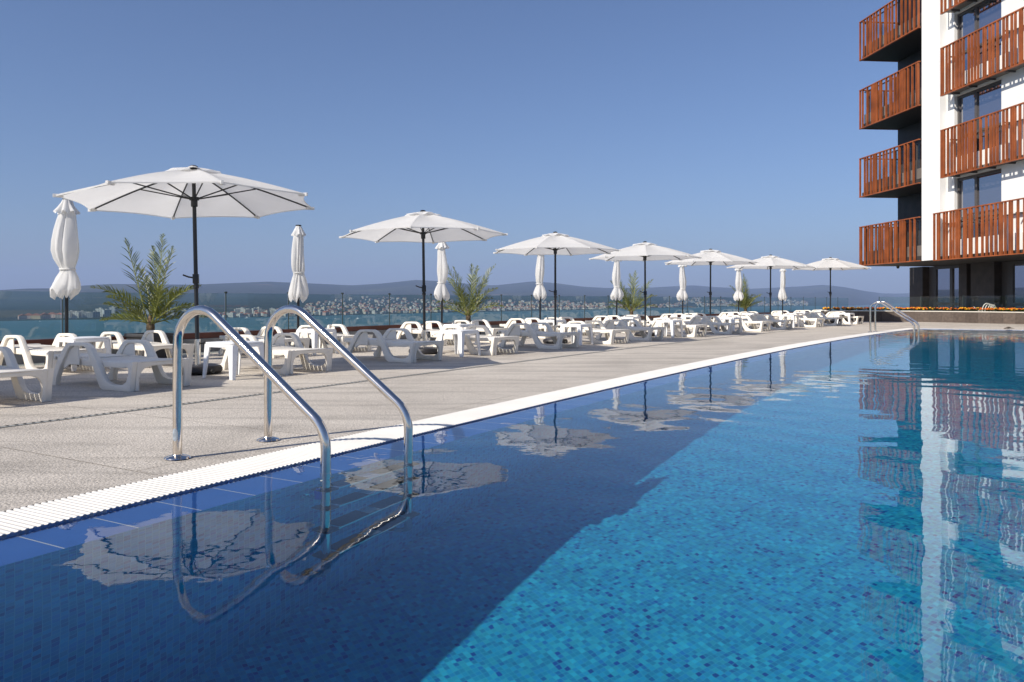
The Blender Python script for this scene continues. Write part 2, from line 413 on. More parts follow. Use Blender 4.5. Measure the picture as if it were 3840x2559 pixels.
# ------------------------------------------------------------------ terrace, pool
EP = [(-2.45,1.75),(-1.82,2.84),(-1.48,3.39),(-.98,4.32),(-.5,5.21),(.43,6.89),(1.53,8.64),(2.6,10.25),(4.51,13.25),(8.76,19.46),(11.97,23.47)]
ec = np.polyfit([p[1] for p in EP], [p[0] for p in EP], 3)
left = [(float(np.polyval(ec, y)), float(y)) for y in np.linspace(1.15, 23.5, 60)]
A0 = Vector(left[0]); A1 = Vector(left[-1])
C2 = A1 + Vector((.892,-.452))*20; C3 = A0 + Vector((.85,-.53))*23
loop0 = [Vector(p) for p in left] + [A1.lerp(C2, k/12) for k in range(1, 13)] + [C2.lerp(C3, k/4) for k in range(1, 5)] + [C3.lerp(A0, k/12) for k in range(1, 12)]
def offset(loop, d, closed=True):     # d>0 outwards for this clockwise loop (left side of travel)
    out = []; n = len(loop)
    for i, p in enumerate(loop):
        a = loop[i-1] if (closed or i > 0) else p*2-loop[1]
        b = loop[(i+1) % n] if (closed or i < n-1) else p*2-loop[i-1]
        t1 = (p-a).normalized(); t2 = (b-p).normalized()
        n1 = Vector((-t1.y,t1.x)); n2 = Vector((-t2.y,t2.x)); m_ = (n1+n2).normalized()
        out.append(p + m_*(d/max(.3, m_.dot(n1))))
    return out
GW, SW = .33, .29
WATER = -.010; RIPPLE = .0012
outer = offset(loop0, GW); inner = offset(loop0, -SW)
arc = [0.]
for i in range(1, len(loop0)+1): arc.append(arc[-1] + (loop0[i % len(loop0)]-loop0[i-1]).length)

def strip(name, la, za, lb, zb, m, kind='structure', close=True):
    n = len(la); vs = []; fs = []; uv = []
    for i in range(n+1):
        vs += [(la[i % n].x, la[i % n].y, za), (lb[i % n].x, lb[i % n].y, zb)]
    wdt = (Vector((la[0].x,la[0].y,za))-Vector((lb[0].x,lb[0].y,zb))).length
    for i in range(n): fs.append((2*i, 2*i+1, 2*i+3, 2*i+2))
    me = bpy.data.meshes.new(name); me.from_pydata(vs, [], fs); me.materials.append(m)
    ul = me.uv_layers.new(name='UVMap')
    for p in me.polygons:
        for li, vi in zip(p.loop_indices, p.vertices): ul.data[li].uv = (arc[vi//2], (vi % 2)*wdt)
    o = bpy.data.objects.new(name, me); col.objects.link(o); o['kind'] = kind
    return o
def flat_poly(name, loops, z, m):
    tris = tessellate_polygon([[Vector((p[0],p[1],0)) for p in l] for l in loops])
    pts = [(p[0],p[1],z) for l in loops for p in l]
    me = bpy.data.meshes.new(name); me.from_pydata(pts, [], [tuple(t) for t in tris]); me.materials.append(m)
    bm = bmesh.new(); bm.from_mesh(me)
    for f in bm.faces:
        f.normal_update()
        if f.normal.z < 0: f.normal_flip()
    bm.to_mesh(me); bm.free()
    o = bpy.data.objects.new(name, me); col.objects.link(o); o['kind'] = 'structure'; return o

RP = [(-6.74,10.49),(-5.70,11.98),(-5.14,12.83),(-3.25,15.73),(-2.41,17.11),(-.75,19.55),(2.0,23.56),(4.85,27.32),(7.49,30.48),(10.66,34.1),(15.25,39.02)]
rc = np.polyfit([p[1] for p in RP], [p[0] for p in RP], 2)
rail = [Vector((float(np.polyval(rc, y)), float(y))) for y in np.linspace(4.5, 41.5, 90)]
railo = offset(rail, .25, False)
deck_out = [(p.x,p.y) for p in railo] + [(40,52),(60,30),(60,-30),(-18,-30),(-14,-6)]
flat_poly('terrace', [deck_out, [(p.x,p.y) for p in outer]], 0, M['deck'])
# ground that carries the terrace and falls to the bay
mb = MB(); n = len(railo)
cl = [(p.x,p.y) for p in railo]
cl2 = offset(railo, 90, False)
for i in range(n-1):
    a, b = railo[i], railo[i+1]; c, d = cl2[i], cl2[i+1]
    mb.add([(a.x,a.y,-.01),(b.x,b.y,-.01),(b.x,b.y,-4),(a.x,a.y,-4)], [(0,1,2,3)])
    mb.add([(a.x,a.y,-4),(b.x,b.y,-4),(d.x,d.y,-41),(c.x,c.y,-41)], [(0,1,2,3)])
tag(mb.build('cliff', M['hills']), kind='structure')

FLOOR = -1.65
fl = flat_poly('pool_floor', [[(p.x,p.y) for p in inner]], FLOOR, M['floor_mosaic'])
wl = strip('pool_wall', inner, -.0385, inner, FLOOR, M['wall_mosaic'])
# re-map the wall's second coordinate to depth
sh = strip('pool_edge_shelf', loop0, -.036, inner, -.039, M['shelf'])
rim = strip('pool_rim', loop0, -.002, loop0, -.036, M['pool_rim'])
# gently rippled surface
G_ = .05
lx = np.array([p.x for p in loop0]); ly = np.array([p.y for p in loop0])
gx = np.arange(lx.min()-.3, lx.max()+.3, G_); gy = np.arange(ly.min()-.3, ly.max()+.3, G_)
GX, GY = np.meshgrid(gx, gy)
inside = np.zeros(GX.shape, bool); best = np.full(GX.shape, 1e9); NX = GX.copy(); NY = GY.copy()
for i in range(len(lx)):
    x1, y1, x2, y2 = lx[i], ly[i], lx[(i+1) % len(lx)], ly[(i+1) % len(lx)]
    if y1 != y2:
        c_ = ((y1 > GY) != (y2 > GY)) & (GX < (x2-x1)*(GY-y1)/(y2-y1)+x1); inside ^= c_
    t_ = np.clip(((GX-x1)*(x2-x1)+(GY-y1)*(y2-y1))/((x2-x1)**2+(y2-y1)**2), 0, 1)
    px_ = x1+t_*(x2-x1); py_ = y1+t_*(y2-y1); d_ = (GX-px_)**2+(GY-py_)**2; m_ = d_ < best
    best[m_] = d_[m_]; NX[m_] = px_[m_]; NY[m_] = py_[m_]
wr = np.random.RandomState(4); GZ = np.full(GX.shape, WATER)
for q in range(34):
    lam = wr.uniform(.2, .6) if q < 30 else 1.1; an = R(40)+wr.normal(0, 1.2); ph_ = wr.uniform(0, 6.28); k_ = 2*PI/lam
    GZ += RIPPLE/k_*np.sin(k_*(GX*math.cos(an)+GY*math.sin(an))+ph_)
idx_ = np.arange(GX.size).reshape(GX.shape)
q4 = np.stack([idx_[:-1,:-1], idx_[:-1,1:], idx_[1:,1:], idx_[1:,:-1]], -1).reshape(-1,4)
q4 = q4[inside.ravel()[q4].any(1)]
GX = np.where(inside, GX, NX); GY = np.where(inside, GY, NY)      # the rim of the sheet follows the pool edge
used_v, inv = np.unique(q4, return_inverse=True); q4 = inv.reshape(-1,4)
me = bpy.data.meshes.new('pool_water')
me.from_pydata(np.stack([GX.ravel(), GY.ravel(), GZ.ravel()], 1)[used_v].tolist(), [], q4.tolist()); me.materials.append(M['water'])
wt = bpy.data.objects.new('pool_water', me); col.objects.link(wt); wt['kind'] = 'structure'
for q in (fl, wl, sh): q.cycles.is_caustics_receiver = True
wt.cycles.is_caustics_caster = True
for p in wt.data.polygons: p.use_smooth = True

# white overflow grating
mb = MB(); mb.m = 1
nL = len(loop0)
for i in range(nL):
    a, b = loop0[i], loop0[(i+1) % nL]; c, d = outer[(i+1) % nL], outer[i]
    mb.add([(a.x,a.y,-.0108),(b.x,b.y,-.0108),(c.x,c.y,-.0108),(d.x,d.y,-.0108)], [(0,1,2,3)])
mb.m = 0
def along(loop_a, loop_b, s):
    for i in range(len(arc)-1):
        if arc[i] <= s <= arc[i+1]:
            t = (s-arc[i])/(arc[i+1]-arc[i]); j = (i+1) % nL
            return loop_a[i].lerp(loop_a[j], t), loop_b[i].lerp(loop_b[j], t)
s = 0.; idx = 0
while s < arc[-1]-.05:
    near = s < arc[40]
    pitch = .0275 if near else .055
    while idx < len(arc)-2 and arc[idx+1] < s: idx += 1
    t = (s-arc[idx])/(arc[idx+1]-arc[idx]); j = (idx+1) % nL
    p = loop0[idx].lerp(loop0[j], t); q = outer[idx].lerp(outer[j], t)
    tg = (loop0[j]-loop0[idx]).normalized(); hw = pitch*.31
    vs = []
    for e in (p, q):
        for (o_, z) in ((-hw*1.25,-.011),(-hw,-.002),(-hw*.5,.002),(hw*.5,.002),(hw,-.002),(hw*1.25,-.011)):
            vs.append((e.x+tg.x*o_, e.y+tg.y*o_, z))
    mb.add(vs, [(k,k+1,k+7,k+6) for k in range(5)] + [(0,1,2,3,4,5),(11,10,9,8,7,6)])
    s += pitch
mb.box
g = mb.build('overflow_grating', [M['grating'], M['grating_bed']])
tag(g, 'white ribbed overflow grating running round the pool edge', 'grating')

# slot drain across the terrace
DP = [(-4.6,3.3),(-3.38,5.26),(-3.2,5.53),(-2.71,6.33),(-1.9,7.75),(-.66,9.67),(.23,10.99),(1.45,12.94),(2.85,15.1),(4.98,18.2),(9,23.6)]
dc = np.polyfit([p[1] for p in DP], [p[0] for p in DP], 3)
dr = [Vector((float(np.polyval(dc, y)), float(y))) for y in np.linspace(2.5, 22, 60)]
droot = empty('slot_drain', (0,0,0))
tag(droot, 'narrow comb-edged slot drain curving across the terrace behind the ladder', 'drain')
mb = MB(); o1 = offset(dr, -.045, False); o2 = offset(dr, .007, False)
for i in range(len(dr)-1):
    mb.add([(dr[i].x,dr[i].y,.004),(dr[i+1].x,dr[i+1].y,.004),(o1[i+1].x,o1[i+1].y,.004),(o1[i].x,o1[i].y,.004)], [(0,1,2,3)])
mb.build('grate', M['galv'], droot)
mb = MB(); o3 = offset(dr, -.026, False)
for i in range(len(dr)-1):
    L = (dr[i+1]-dr[i]).length; k = max(1, int(L/.05))
    mb.add([(dr[i].x,dr[i].y,.006),(dr[i+1].x,dr[i+1].y,.006),(o2[i+1].x,o2[i+1].y,.006),(o2[i].x,o2[i].y,.006)], [(0,1,2,3)])
    for q in range(k):
        a = dr[i].lerp(dr[i+1], q/k); b = dr[i].lerp(dr[i+1], (q+.36)/k); c = o3[i].lerp(o3[i+1], (q+.36)/k); d = o3[i].lerp(o3[i+1], q/k)
        mb.add([(a.x,a.y,.008),(b.x,b.y,.008),(c.x,c.y,.008),(d.x,d.y,.008)], [(0,1,2,3)])
mb.build('slot', M['dark_slot'], droot)

# ------------------------------------------------------------------ railing at the edge of the terrace
rl = [0.]
for i in range(1, len(rail)): rl.append(rl[-1]+(rail[i]-rail[i-1]).length)
def on_rail(s):
    for i in range(len(rail)-1):
        if rl[i] <= s <= rl[i+1]+1e-6:
            t = (s-rl[i])/(rl[i+1]-rl[i]); return rail[i].lerp(rail[i+1], t), (rail[i+1]-rail[i]).normalized()
    return rail[-1], (rail[-1]-rail[-2]).normalized()
kerb = MB()
ka, kb = offset(rail, -.10, False), offset(rail, .2, False)
def wall_strip(mb, la, lb, z0, z1):
    n = len(la); vs = []
    for a, b in zip(la, lb): vs += [(a.x,a.y,z0),(a.x,a.y,z1),(b.x,b.y,z1),(b.x,b.y,z0)]
    fs = []
    for i in range(n-1):
        q = 4*i; fs += [(q,q+4,q+5,q+1),(q+1,q+5,q+6,q+2),(q+2,q+6,q+7,q+3)]
    fs += [(0,1,2,3),(4*n-1,4*n-2,4*n-3,4*n-4)]
    mb.add(vs, fs)
wall_strip(kerb, ka, kb, 0, .215)
tag(kerb.build('low_wall', M['concrete']), 'low grey concrete upstand along the terrace edge under the glass railing', 'wall')
rr = empty('glass_railing', (rail[10].x, rail[10].y, 0))
tag(rr, 'long frameless glass railing on a brown base overlooking the bay', 'railing')
def child(mb, name, m, par, **k):
    o = mb.build(name, m, par, **k)
    if par.location.length > 0:
        o.data.transform(Matrix.Translation(-par.location))
    return o
mb = MB(); wall_strip(mb, offset(rail, -.06, False), offset(rail, .10, False), .217, .307); child(mb, 'base_beam', M['brown_wood'], rr)
s = .55; k = 0
while s < rl[-1]-1.4:
    p, t = on_rail(s); q, t2 = on_rail(s+1.36)
    nrm = Vector((-t.y,t.x))
    mb = MB(); a = p+t*.012; b = q-t2*.012
    zt = .955 + .004*math.sin(k*2.1)
    mb.add([(a.x,a.y,.30),(b.x,b.y,.30),(b.x,b.y,zt),(a.x,a.y,zt)], [(0,1,2,3)])
    child(mb, 'glass_pane', M['rail_glass'], rr)
    mb = MB()
    Mx = Matrix.Translation((p.x,p.y,0)) @ Matrix.Rotation(math.atan2(t.y,t.x), 4, 'Z')
    mb.box((-.005,-.010,.30),(.005,.010,.955), Mx); mb.box((-.022,-.014,.955),(.022,.014,.985), Mx)
    child(mb, 'post', M['post'], rr)
    s += 1.38; k += 1

# ------------------------------------------------------------------ sun lounger
RIB = [((0,0),(.068,0)),((.006,.07),(.084,.08)),((.064,.194),(.132,.170)),((.112,.270),(.176,.235)),((.186,.360),(.236,.315)),((.235,.407),(.274,.368)),
       ((.278,.427),(.31,.393)),((.40,.432),(.41,.399)),((.540,.432),(.520,.398)),((.600,.414),(.552,.384)),((.642,.378),(.583,.345)),((.690,.314),(.620,.272)),
       ((.758,.222),(.682,.183)),((.818,.13),(.728,.09)),((.872,.078),(.770,.022)),((.94,.058),(.815,0)),((1.03,.054),(1.03,0)),((1.11,.060),(1.13,0)),
       ((1.165,.090),(1.222,0)),((1.193,.15),(1.234,.12)),((1.196,.205),(1.250,.215)),((1.175,.232),(1.262,.278))]
def make_lounger():
    root = empty('sun_lounger')
    P = M['plastic']
    for sgn in (-1, 1):
        mb = MB(); y0, y1 = sorted((sgn*.278, sgn*.330))
        mb.ribbon(RIB, y0, y1)
        fr = mb.build('side_frame', P, root, bevel=.006, seg=2)
        mb = MB(); ya, yb = sorted((sgn*.288, sgn*.304))
        mb.ribbon([((.15,.225),(.165,.165)),((.20,.30),(.26,.215)),((.27,.365),(.33,.215)),((.33,.392),(.40,.215)),((.395,.395),(.412,.215))], ya, yb)
        mb.build('arm_panel', P, root, bevel=.004, seg=1)
        mb = MB()
        mb.lathe([(.02,-.014),(.036,-.014),(.040,-.008),(.040,.008),(.036,.014),(.02,.014)], 16, Matrix.Translation((-.006,sgn*.301,.040)) @ Matrix.Rotation(PI/2,4,'X'))
        mb.build('wheel', M['wheel'], root)
    def prof(u):
        return .276 - .016*math.sin(PI*max(0,min(1,(u-.5)/.76)))
    mb = MB()
    for sgn in (-1, 1):
        y0, y1 = sorted((sgn*.236, sgn*.2765))
        prs = []
        for u in np.linspace(.10, 1.262, 12): prs.append(((u, prof(u)), (u, .207 if u < 1.1 else .207+(u-1.1)*.25)))
        mb.ribbon(prs, y0, y1)
    u = .535
    while u < 1.20:
        z = prof(u+.03); mb.box((u,-.238,z-.020),(u+.060,.238,z+.004)); u += .0715
    ar = [(.2775,.002,.243,.002),(.2775,.12,.246,.12),(.2775,.17,.232,.170),(.2775,.20,.205,.203),(.2775,.262,.16,.222),(.20,.268,.12,.228),(.10,.262,.06,.228),(0,.260,0,.228)]
    ar = ar + [(-a,b,-c,d) for a,b,c,d in ar[-2::-1]]
    vs = []; fs = []
    for (ya, za, yb, zb) in ar:
        for (yy, zz) in ((ya,za),(yb,zb)):
            for uu in (1.212, 1.242): vs.append((uu+.13*max(0, zz-.12), yy, zz))
    for q in range(len(ar)-1):
        a = 4*q; fs += [(a,a+4,a+5,a+1),(a+2,a+3,a+7,a+6),(a,a+2,a+6,a+4),(a+1,a+5,a+7,a+3)]
    fs += [(0,1,3,2)]; a = 4*(len(ar)-1); fs += [(a,a+2,a+3,a+1)]
    mb.add(vs, fs)
    mb.box((1.212,-.235,.262),(1.268,.235,.274))
    mb.build('seat', P, root, bevel=.006, seg=2)
    mb = MB()
    for sgn in (-1, 1):
        y0, y1 = sorted((sgn*.205, sgn*.234)); mb.box((-.10,y0,.235),(.50,y1,.279))
    u = -.045
    while u < .45:
        mb.box((u,-.206,.262),(u+.060,.206,.284)); u += .0715
    mb.box((-.125,-.234,.240),(-.055,.234,.292))
    mb.build('backrest', P, root, bevel=.006, seg=2)
    return root

ORD = ['first','second','third','fourth','fifth','sixth','seventh','eighth']
FC = np.array([4.42090374e-03, 6.12223522e-01, -8.33281626])
BC = np.array([4.82049952e-03, 5.62085083e-01, -11.4837491])
def on_curve(c, x):        # where the sight line of picture column x meets the row's curve
    k = (x-HX)/F; a, b, d = c[0], c[1]-k, c[2]
    rts = [r.real for r in np.roots([a,b,d]) if abs(r.imag) < 1e-9 and r.real > 0]
    y = min(rts); return k*y, y
def axis_at(c, y):
    sl = 2*c[0]*y + c[1]; b = Vector((sl,1)).normalized(); return Vector((b.y,-b.x)), b
proto = make_lounger(); used = [False]
def lounger(x, y, a, label, group, jit=0.):
    o = proto if not used[0] else copy_tree(proto)
    used[0] = True
    o.location = (x,y,0); o.rotation_euler = (0,0,math.atan2(a.y,a.x)+jit)
    tag(o, label, 'sun lounger', group); return o
FX = [-42,291,662.7,939.6,1133.2,1281.6,1407.5,1490.3,1594.3,1678.7,1749.3,1801.3,1875.9,1919.5,1969.4]
FJ = [0,.02,-.02,.03,-.01,.02,-.03,.01,.02,-.02,0,.03,-.02,.01,0]
for i, x in enumerate(FX):
    if i == 0: px, py = -4.16, 6.05
    elif i == 1: px, py = -3.50, 7.24
    else: px, py = on_curve(FC, x)
    a, b = axis_at(FC, py)
    if i <= 1: a = Vector((.860,-.510)); b = Vector((.510,.860))
    o = Vector((px,py)) - a*1.225 + b*.33
    if i == 0: lab = 'white plastic sun lounger cut off by the left edge of the photo in front'
    else:
        k = (i-1)//2; sd_ = 'left' if i % 2 else 'right'
        lab = 'white plastic sun lounger in the front row just %s of the %s open parasol' % (sd_, ORD[k] if k else 'nearest')
    lounger(o.x, o.y, a, lab, 'sun loungers in the front row', FJ[i])
BX = [(32,10),(255,0),(546,0),(707.7,0),(945.4,0),(1059.6,0),(1187.4,0),(1267.5,0),(1381.4,0),(1447.4,0),(1536,0),(1585.2,0),(1669.6,0),(1711.8,0),(1785,0),(1838,0),(1876,0)]
for i, (x, _) in enumerate(BX):
    px, py = on_curve(BC, x); a, b = axis_at(BC, py)
    o = Vector((px,py)) - a*.41 + b*.30
    k = i//2
    if i == 16: lab = 'white plastic sun lounger at the far end of the back row by the planter'
    else: lab = 'white plastic sun lounger in the back row just %s of the %s closed parasol' % ('right' if i % 2 else 'left', ORD[k])
    lounger(o.x, o.y, a, lab, 'sun loungers in the back row', random.uniform(-.03,.03))

# ------------------------------------------------------------------ side tables
def make_table():
    root = empty('side_table'); T = M['table_plastic']
    mb = MB(); h = .225
    c = .05; poly = []
    for (sx, sy, a0) in ((1,1,0),(-1,1,90),(-1,-1,180),(1,-1,270)):
        for q in range(5):
            a = R(a0+q*22.5); poly.append((sx*(h-c)+c*math.cos(a), sy*(h-c)+c*math.sin(a)))
    mb.prism(poly, .372, .388)
    for rot in range(4):
        Mx = Matrix.Rotation(rot*PI/2, 4, 'Z'); mb.box((h-.014,-h+.05,.335),(h-.003,h-.05,.3715), Mx)
    mb.build('table_top', T, root, bevel=.006, seg=2)
    for (sx, sy) in ((1,1),(-1,1),(-1,-1),(1,-1)):
        mb = MB()
        def plate(w0, w1):      # one flange of an angled leg, tapering to the foot
            pass
        t = .012
        for axis in (0, 1):
            top, bot = .085, .045
            X0, X1 = h-.006, h+.012
            if axis == 0:
                vs = [(sx*X0,sy*X0,.370),(sx*(X0-top),sy*X0,.370),(sx*(X0-top),sy*(X0-t),.370),(sx*X0,sy*(X0-t),.370),
                      (sx*X1,sy*X1,0),(sx*(X1-bot),sy*X1,0),(sx*(X1-bot),sy*(X1-t),0),(sx*X1,sy*(X1-t),0)]
            else:
                vs = [(sx*X0,sy*(X0-t),.370),(sx*X0,sy*(X0-top),.370),(sx*(X0-t),sy*(X0-top),.370),(sx*(X0-t),sy*(X0-t),.370),
                      (sx*X1,sy*(X1-t),0),(sx*X1,sy*(X1-bot),0),(sx*(X1-t),sy*(X1-bot),0),(sx*(X1-t),sy*(X1-t),0)]
            mb.add(vs, [(0,1,2,3),(7,6,5,4),(0,4,5,1),(1,5,6,2),(2,6,7,3),(3,7,4,0)])
        mb.build('leg', T, root, bevel=.004, seg=1)
    return root
tproto = make_table(); tused = False
FT = [(-3.01,8.65),(-.80,12.05),(1.22,15.07),(3.57,18.1),(5.72,20.9),(8.60,24.7),(11.72,27.95)]
BT = [(-5.22,9.70),(-3.07,12.5),(-.99,15.0),(.94,18.2),(3.2,21.6),(5.32,23.7),(8.2,27.4),(10.7,29.5)]
for i, (x, y) in enumerate(FT+BT):
    o = tproto if i == 0 else copy_tree(tproto)
    fr = i < len(FT); k = i if fr else i-len(FT)
    a, b = axis_at(FC if fr else BC, y)
    o.location = (x,y,0); o.rotation_euler = (0,0,math.atan2(a.y,a.x)+random.uniform(-.08,.08))
    lab = ('square white plastic side table beside the %s open parasol' % (ORD[k] if k else 'nearest')) if fr else ('square white plastic side table beside the %s closed parasol' % ORD[k])
    tag(o, lab, 'side table', 'white side tables between the loungers')

# ------------------------------------------------------------------ open parasols
def make_umbrella():
    root = empty('open_parasol')
    K = M['black']
    RT = 1.335; ZA, ZR = 2.245, 1.885
    mb = MB(); mb.lathe([(.13,0),(.235,.004),(.255,.025),(.255,.055),(.24,.082),(.18,.098),(.05,.10)], 36)
    base = mb.build('base', M['base_black'], root)
    mb = MB()
    for q in range(4):
        a = PI/4+q*PI/2; mb.lathe([(.006,-.018),(.022,-.018),(.026,0),(.022,.018),(.006,.018)], 12, Matrix.Translation((.262*math.cos(a),.262*math.sin(a),.028)) @ Matrix.Rotation(a,4,'Z') @ Matrix.Rotation(PI/2,4,'Y'))
    mb.build('castor', M['cap'], base)
    mb = MB(); mb.lathe([(.031,.09),(.031,.36),(.034,.361),(.034,.375),(.024,.377)], 20)
    sl = mb.build('base_tube', M['chrome'], root)
    mb = MB(); mb.tube([(.03,0,.33),(.075,0,.33)], .007, 8); mb.lathe([(.004,-.012),(.022,-.012),(.022,.012),(.004,.012)], 10, Matrix.Translation((.078,0,.33)) @ Matrix.Rotation(PI/2,4,'Y')); mb.build('knob', M['cap'], sl)
    mb = MB(); mb.tube([(0,0,.30),(0,0,.98),(0,0,2.24)], [.0225,.0225,.0205], 16); mb.lathe([(.0235,.93),(.030,.935),(.031,.97),(.0235,.975)], 14)
    mb.build('pole', K, root)
    mb = MB(); mb.box((-.030,-.028,.985),(.030,.028,1.09)); mb.tube([(-.02,0,1.05),(-.075,0,1.06),(-.135,0,1.085)], .010, 8)
    mb.build('crank', K, root, bevel=.006)
    mb = MB(); mb.lathe([(.024,1.83),(.036,1.835),(.036,1.90),(.052,1.905),(.055,1.935),(.03,1.94)], 16); mb.build('runner', K, root)
    # canopy
    mb = MB(); nr, na = 9, 8; vs = []; fs = []
    tips = [Vector((math.cos(R(22.5+45*k)), math.sin(R(22.5+45*k)), 0)) for k in range(8)]
    prof = lambda f: ZA - (ZA-ZR)*(f**1.06) + .018*math.sin(PI*f)
    for k in range(8):
        a, b = tips[k], tips[(k+1) % 8]; o0 = len(vs)
        for i in range(nr+1):
            f = .03 + .97*i/nr
            for j in range(na+1):
                g_ = j/na; d = a.lerp(b, g_)
                sg = math.sin(PI*g_); rr_ = RT*f*(1-.045*sg*f*f)
                p = d*rr_; vs.append((p.x, p.y, prof(f) - .11*sg*f*(1-f) + .008*sg*f**4))
        for j in range(na+1):
            g_ = j/na; sg = math.sin(PI*g_); d = a.lerp(b, g_)*RT*(1-.045*sg); vs.append((d.x*.996, d.y*.996, prof(1)+.008*sg-.013))
        for i in range(nr+1):
            for j in range(na):
                q = o0+i*(na+1)+j; fs.append((q,q+1,q+na+2,q+na+1))
    mb.add(vs, fs, True)
    for d in tips:          # stitched pockets at the tips
        p = d*(RT-.02); t = Vector((-d.y,d.x,0))
        Mx = Matrix.Translation((p.x,p.y,ZR-.006)) @ Matrix.Rotation(math.atan2(d.y,d.x),4,'Z')
        mb.box((-.06,-.014,-.016),(.035,.014,.016), Mx)
    can = mb.build('canopy', M['cloth'], root, fix=False, sharp=50)
    mb = MB(); vs = []; fs = []; m_ = 48
    for i, f in enumerate((.04,.45,.8,1.)):
        for j in range(m_):
            a = 2*PI*j/m_; wob = .016*math.sin(8*a+.6)*f + .012*math.sin(5*a+2)*f
            r_ = .285*f*(1+.05*math.cos(8*(a-R(22.5)))*f)
            vs.append((r_*math.cos(a), r_*math.sin(a), 2.268-.062*f**1.3+wob*f))
    for i in range(3):
        for j in range(m_): fs.append((i*m_+j, i*m_+(j+1) % m_, (i+1)*m_+(j+1) % m_, (i+1)*m_+j))
    mb.add(vs, fs, True); mb.build('vent', M['cloth'], can, fix=False)
    mb = MB(); mb.lathe([(.01,2.225),(.042,2.26),(.045,2.278),(.025,2.29),(.004,2.293)], 16); mb.build('finial', M['cap'], root)
    for k, d in enumerate(tips):
        mb = MB(); pts = []
        for i in range(8):
            f = .03+.95*i/7; p = d*(RT*f); pts.append((p.x,p.y,prof(f)-.014))
        mb.tube(pts, .0088, 6); rb = mb.build('rib', K, root)
        mb = MB(); e = d*(RT*.50); s0 = d*.045
        mb.tube([(s0.x,s0.y,1.92),(e.x,e.y,prof(.5)-.022)], .0075, 6); mb.build('strut', K, rb)
    return root
up = make_umbrella()
UP = [(455,859,1.045,(-2.0,-1.6),10),(976,813,.985,(-1.0,-.5),21),(1276,789,.95,(-.1,0),4),(1483,772.8,.965,(0,-.3),15),(1632,760,.985,(.2,.2),33),(1770,751,.995,(0,.3),9),(1908,742.6,1.055,(.1,0),27)]
for i, (x, y, s_, tl, rz) in enumerate(UP):
    o = up if i == 0 else copy_tree(up)
    X, Y = gp(x, y); o.location = (X,Y,0); o.scale = (s_,)*3
    o.rotation_euler = (R(tl[0]), R(tl[1]), R(rz))
    tag(o, ['large white parasol open over the loungers nearest the ladder, fullest view of its ribs', 'open white parasol second from the left in the front row',
            'open white parasol third from the left in the front row', 'open white parasol fourth from the left in the front row', 'open white parasol fifth from the left in the front row',
            'open white parasol sixth from the left in the front row', 'open white parasol at the far end of the row nearest the planter'][i], 'parasol', 'open parasols in the front row')
# the parasol that stands just outside the left edge; only its shade is seen
o = copy_tree(up); o.location = (-6.15,6.35,0); o.scale = (1.0,)*3; o.rotation_euler = (0,0,R(12))
tag(o, 'open white parasol beyond the left edge whose shade falls on the loungers', 'parasol', 'open parasols in the front row')

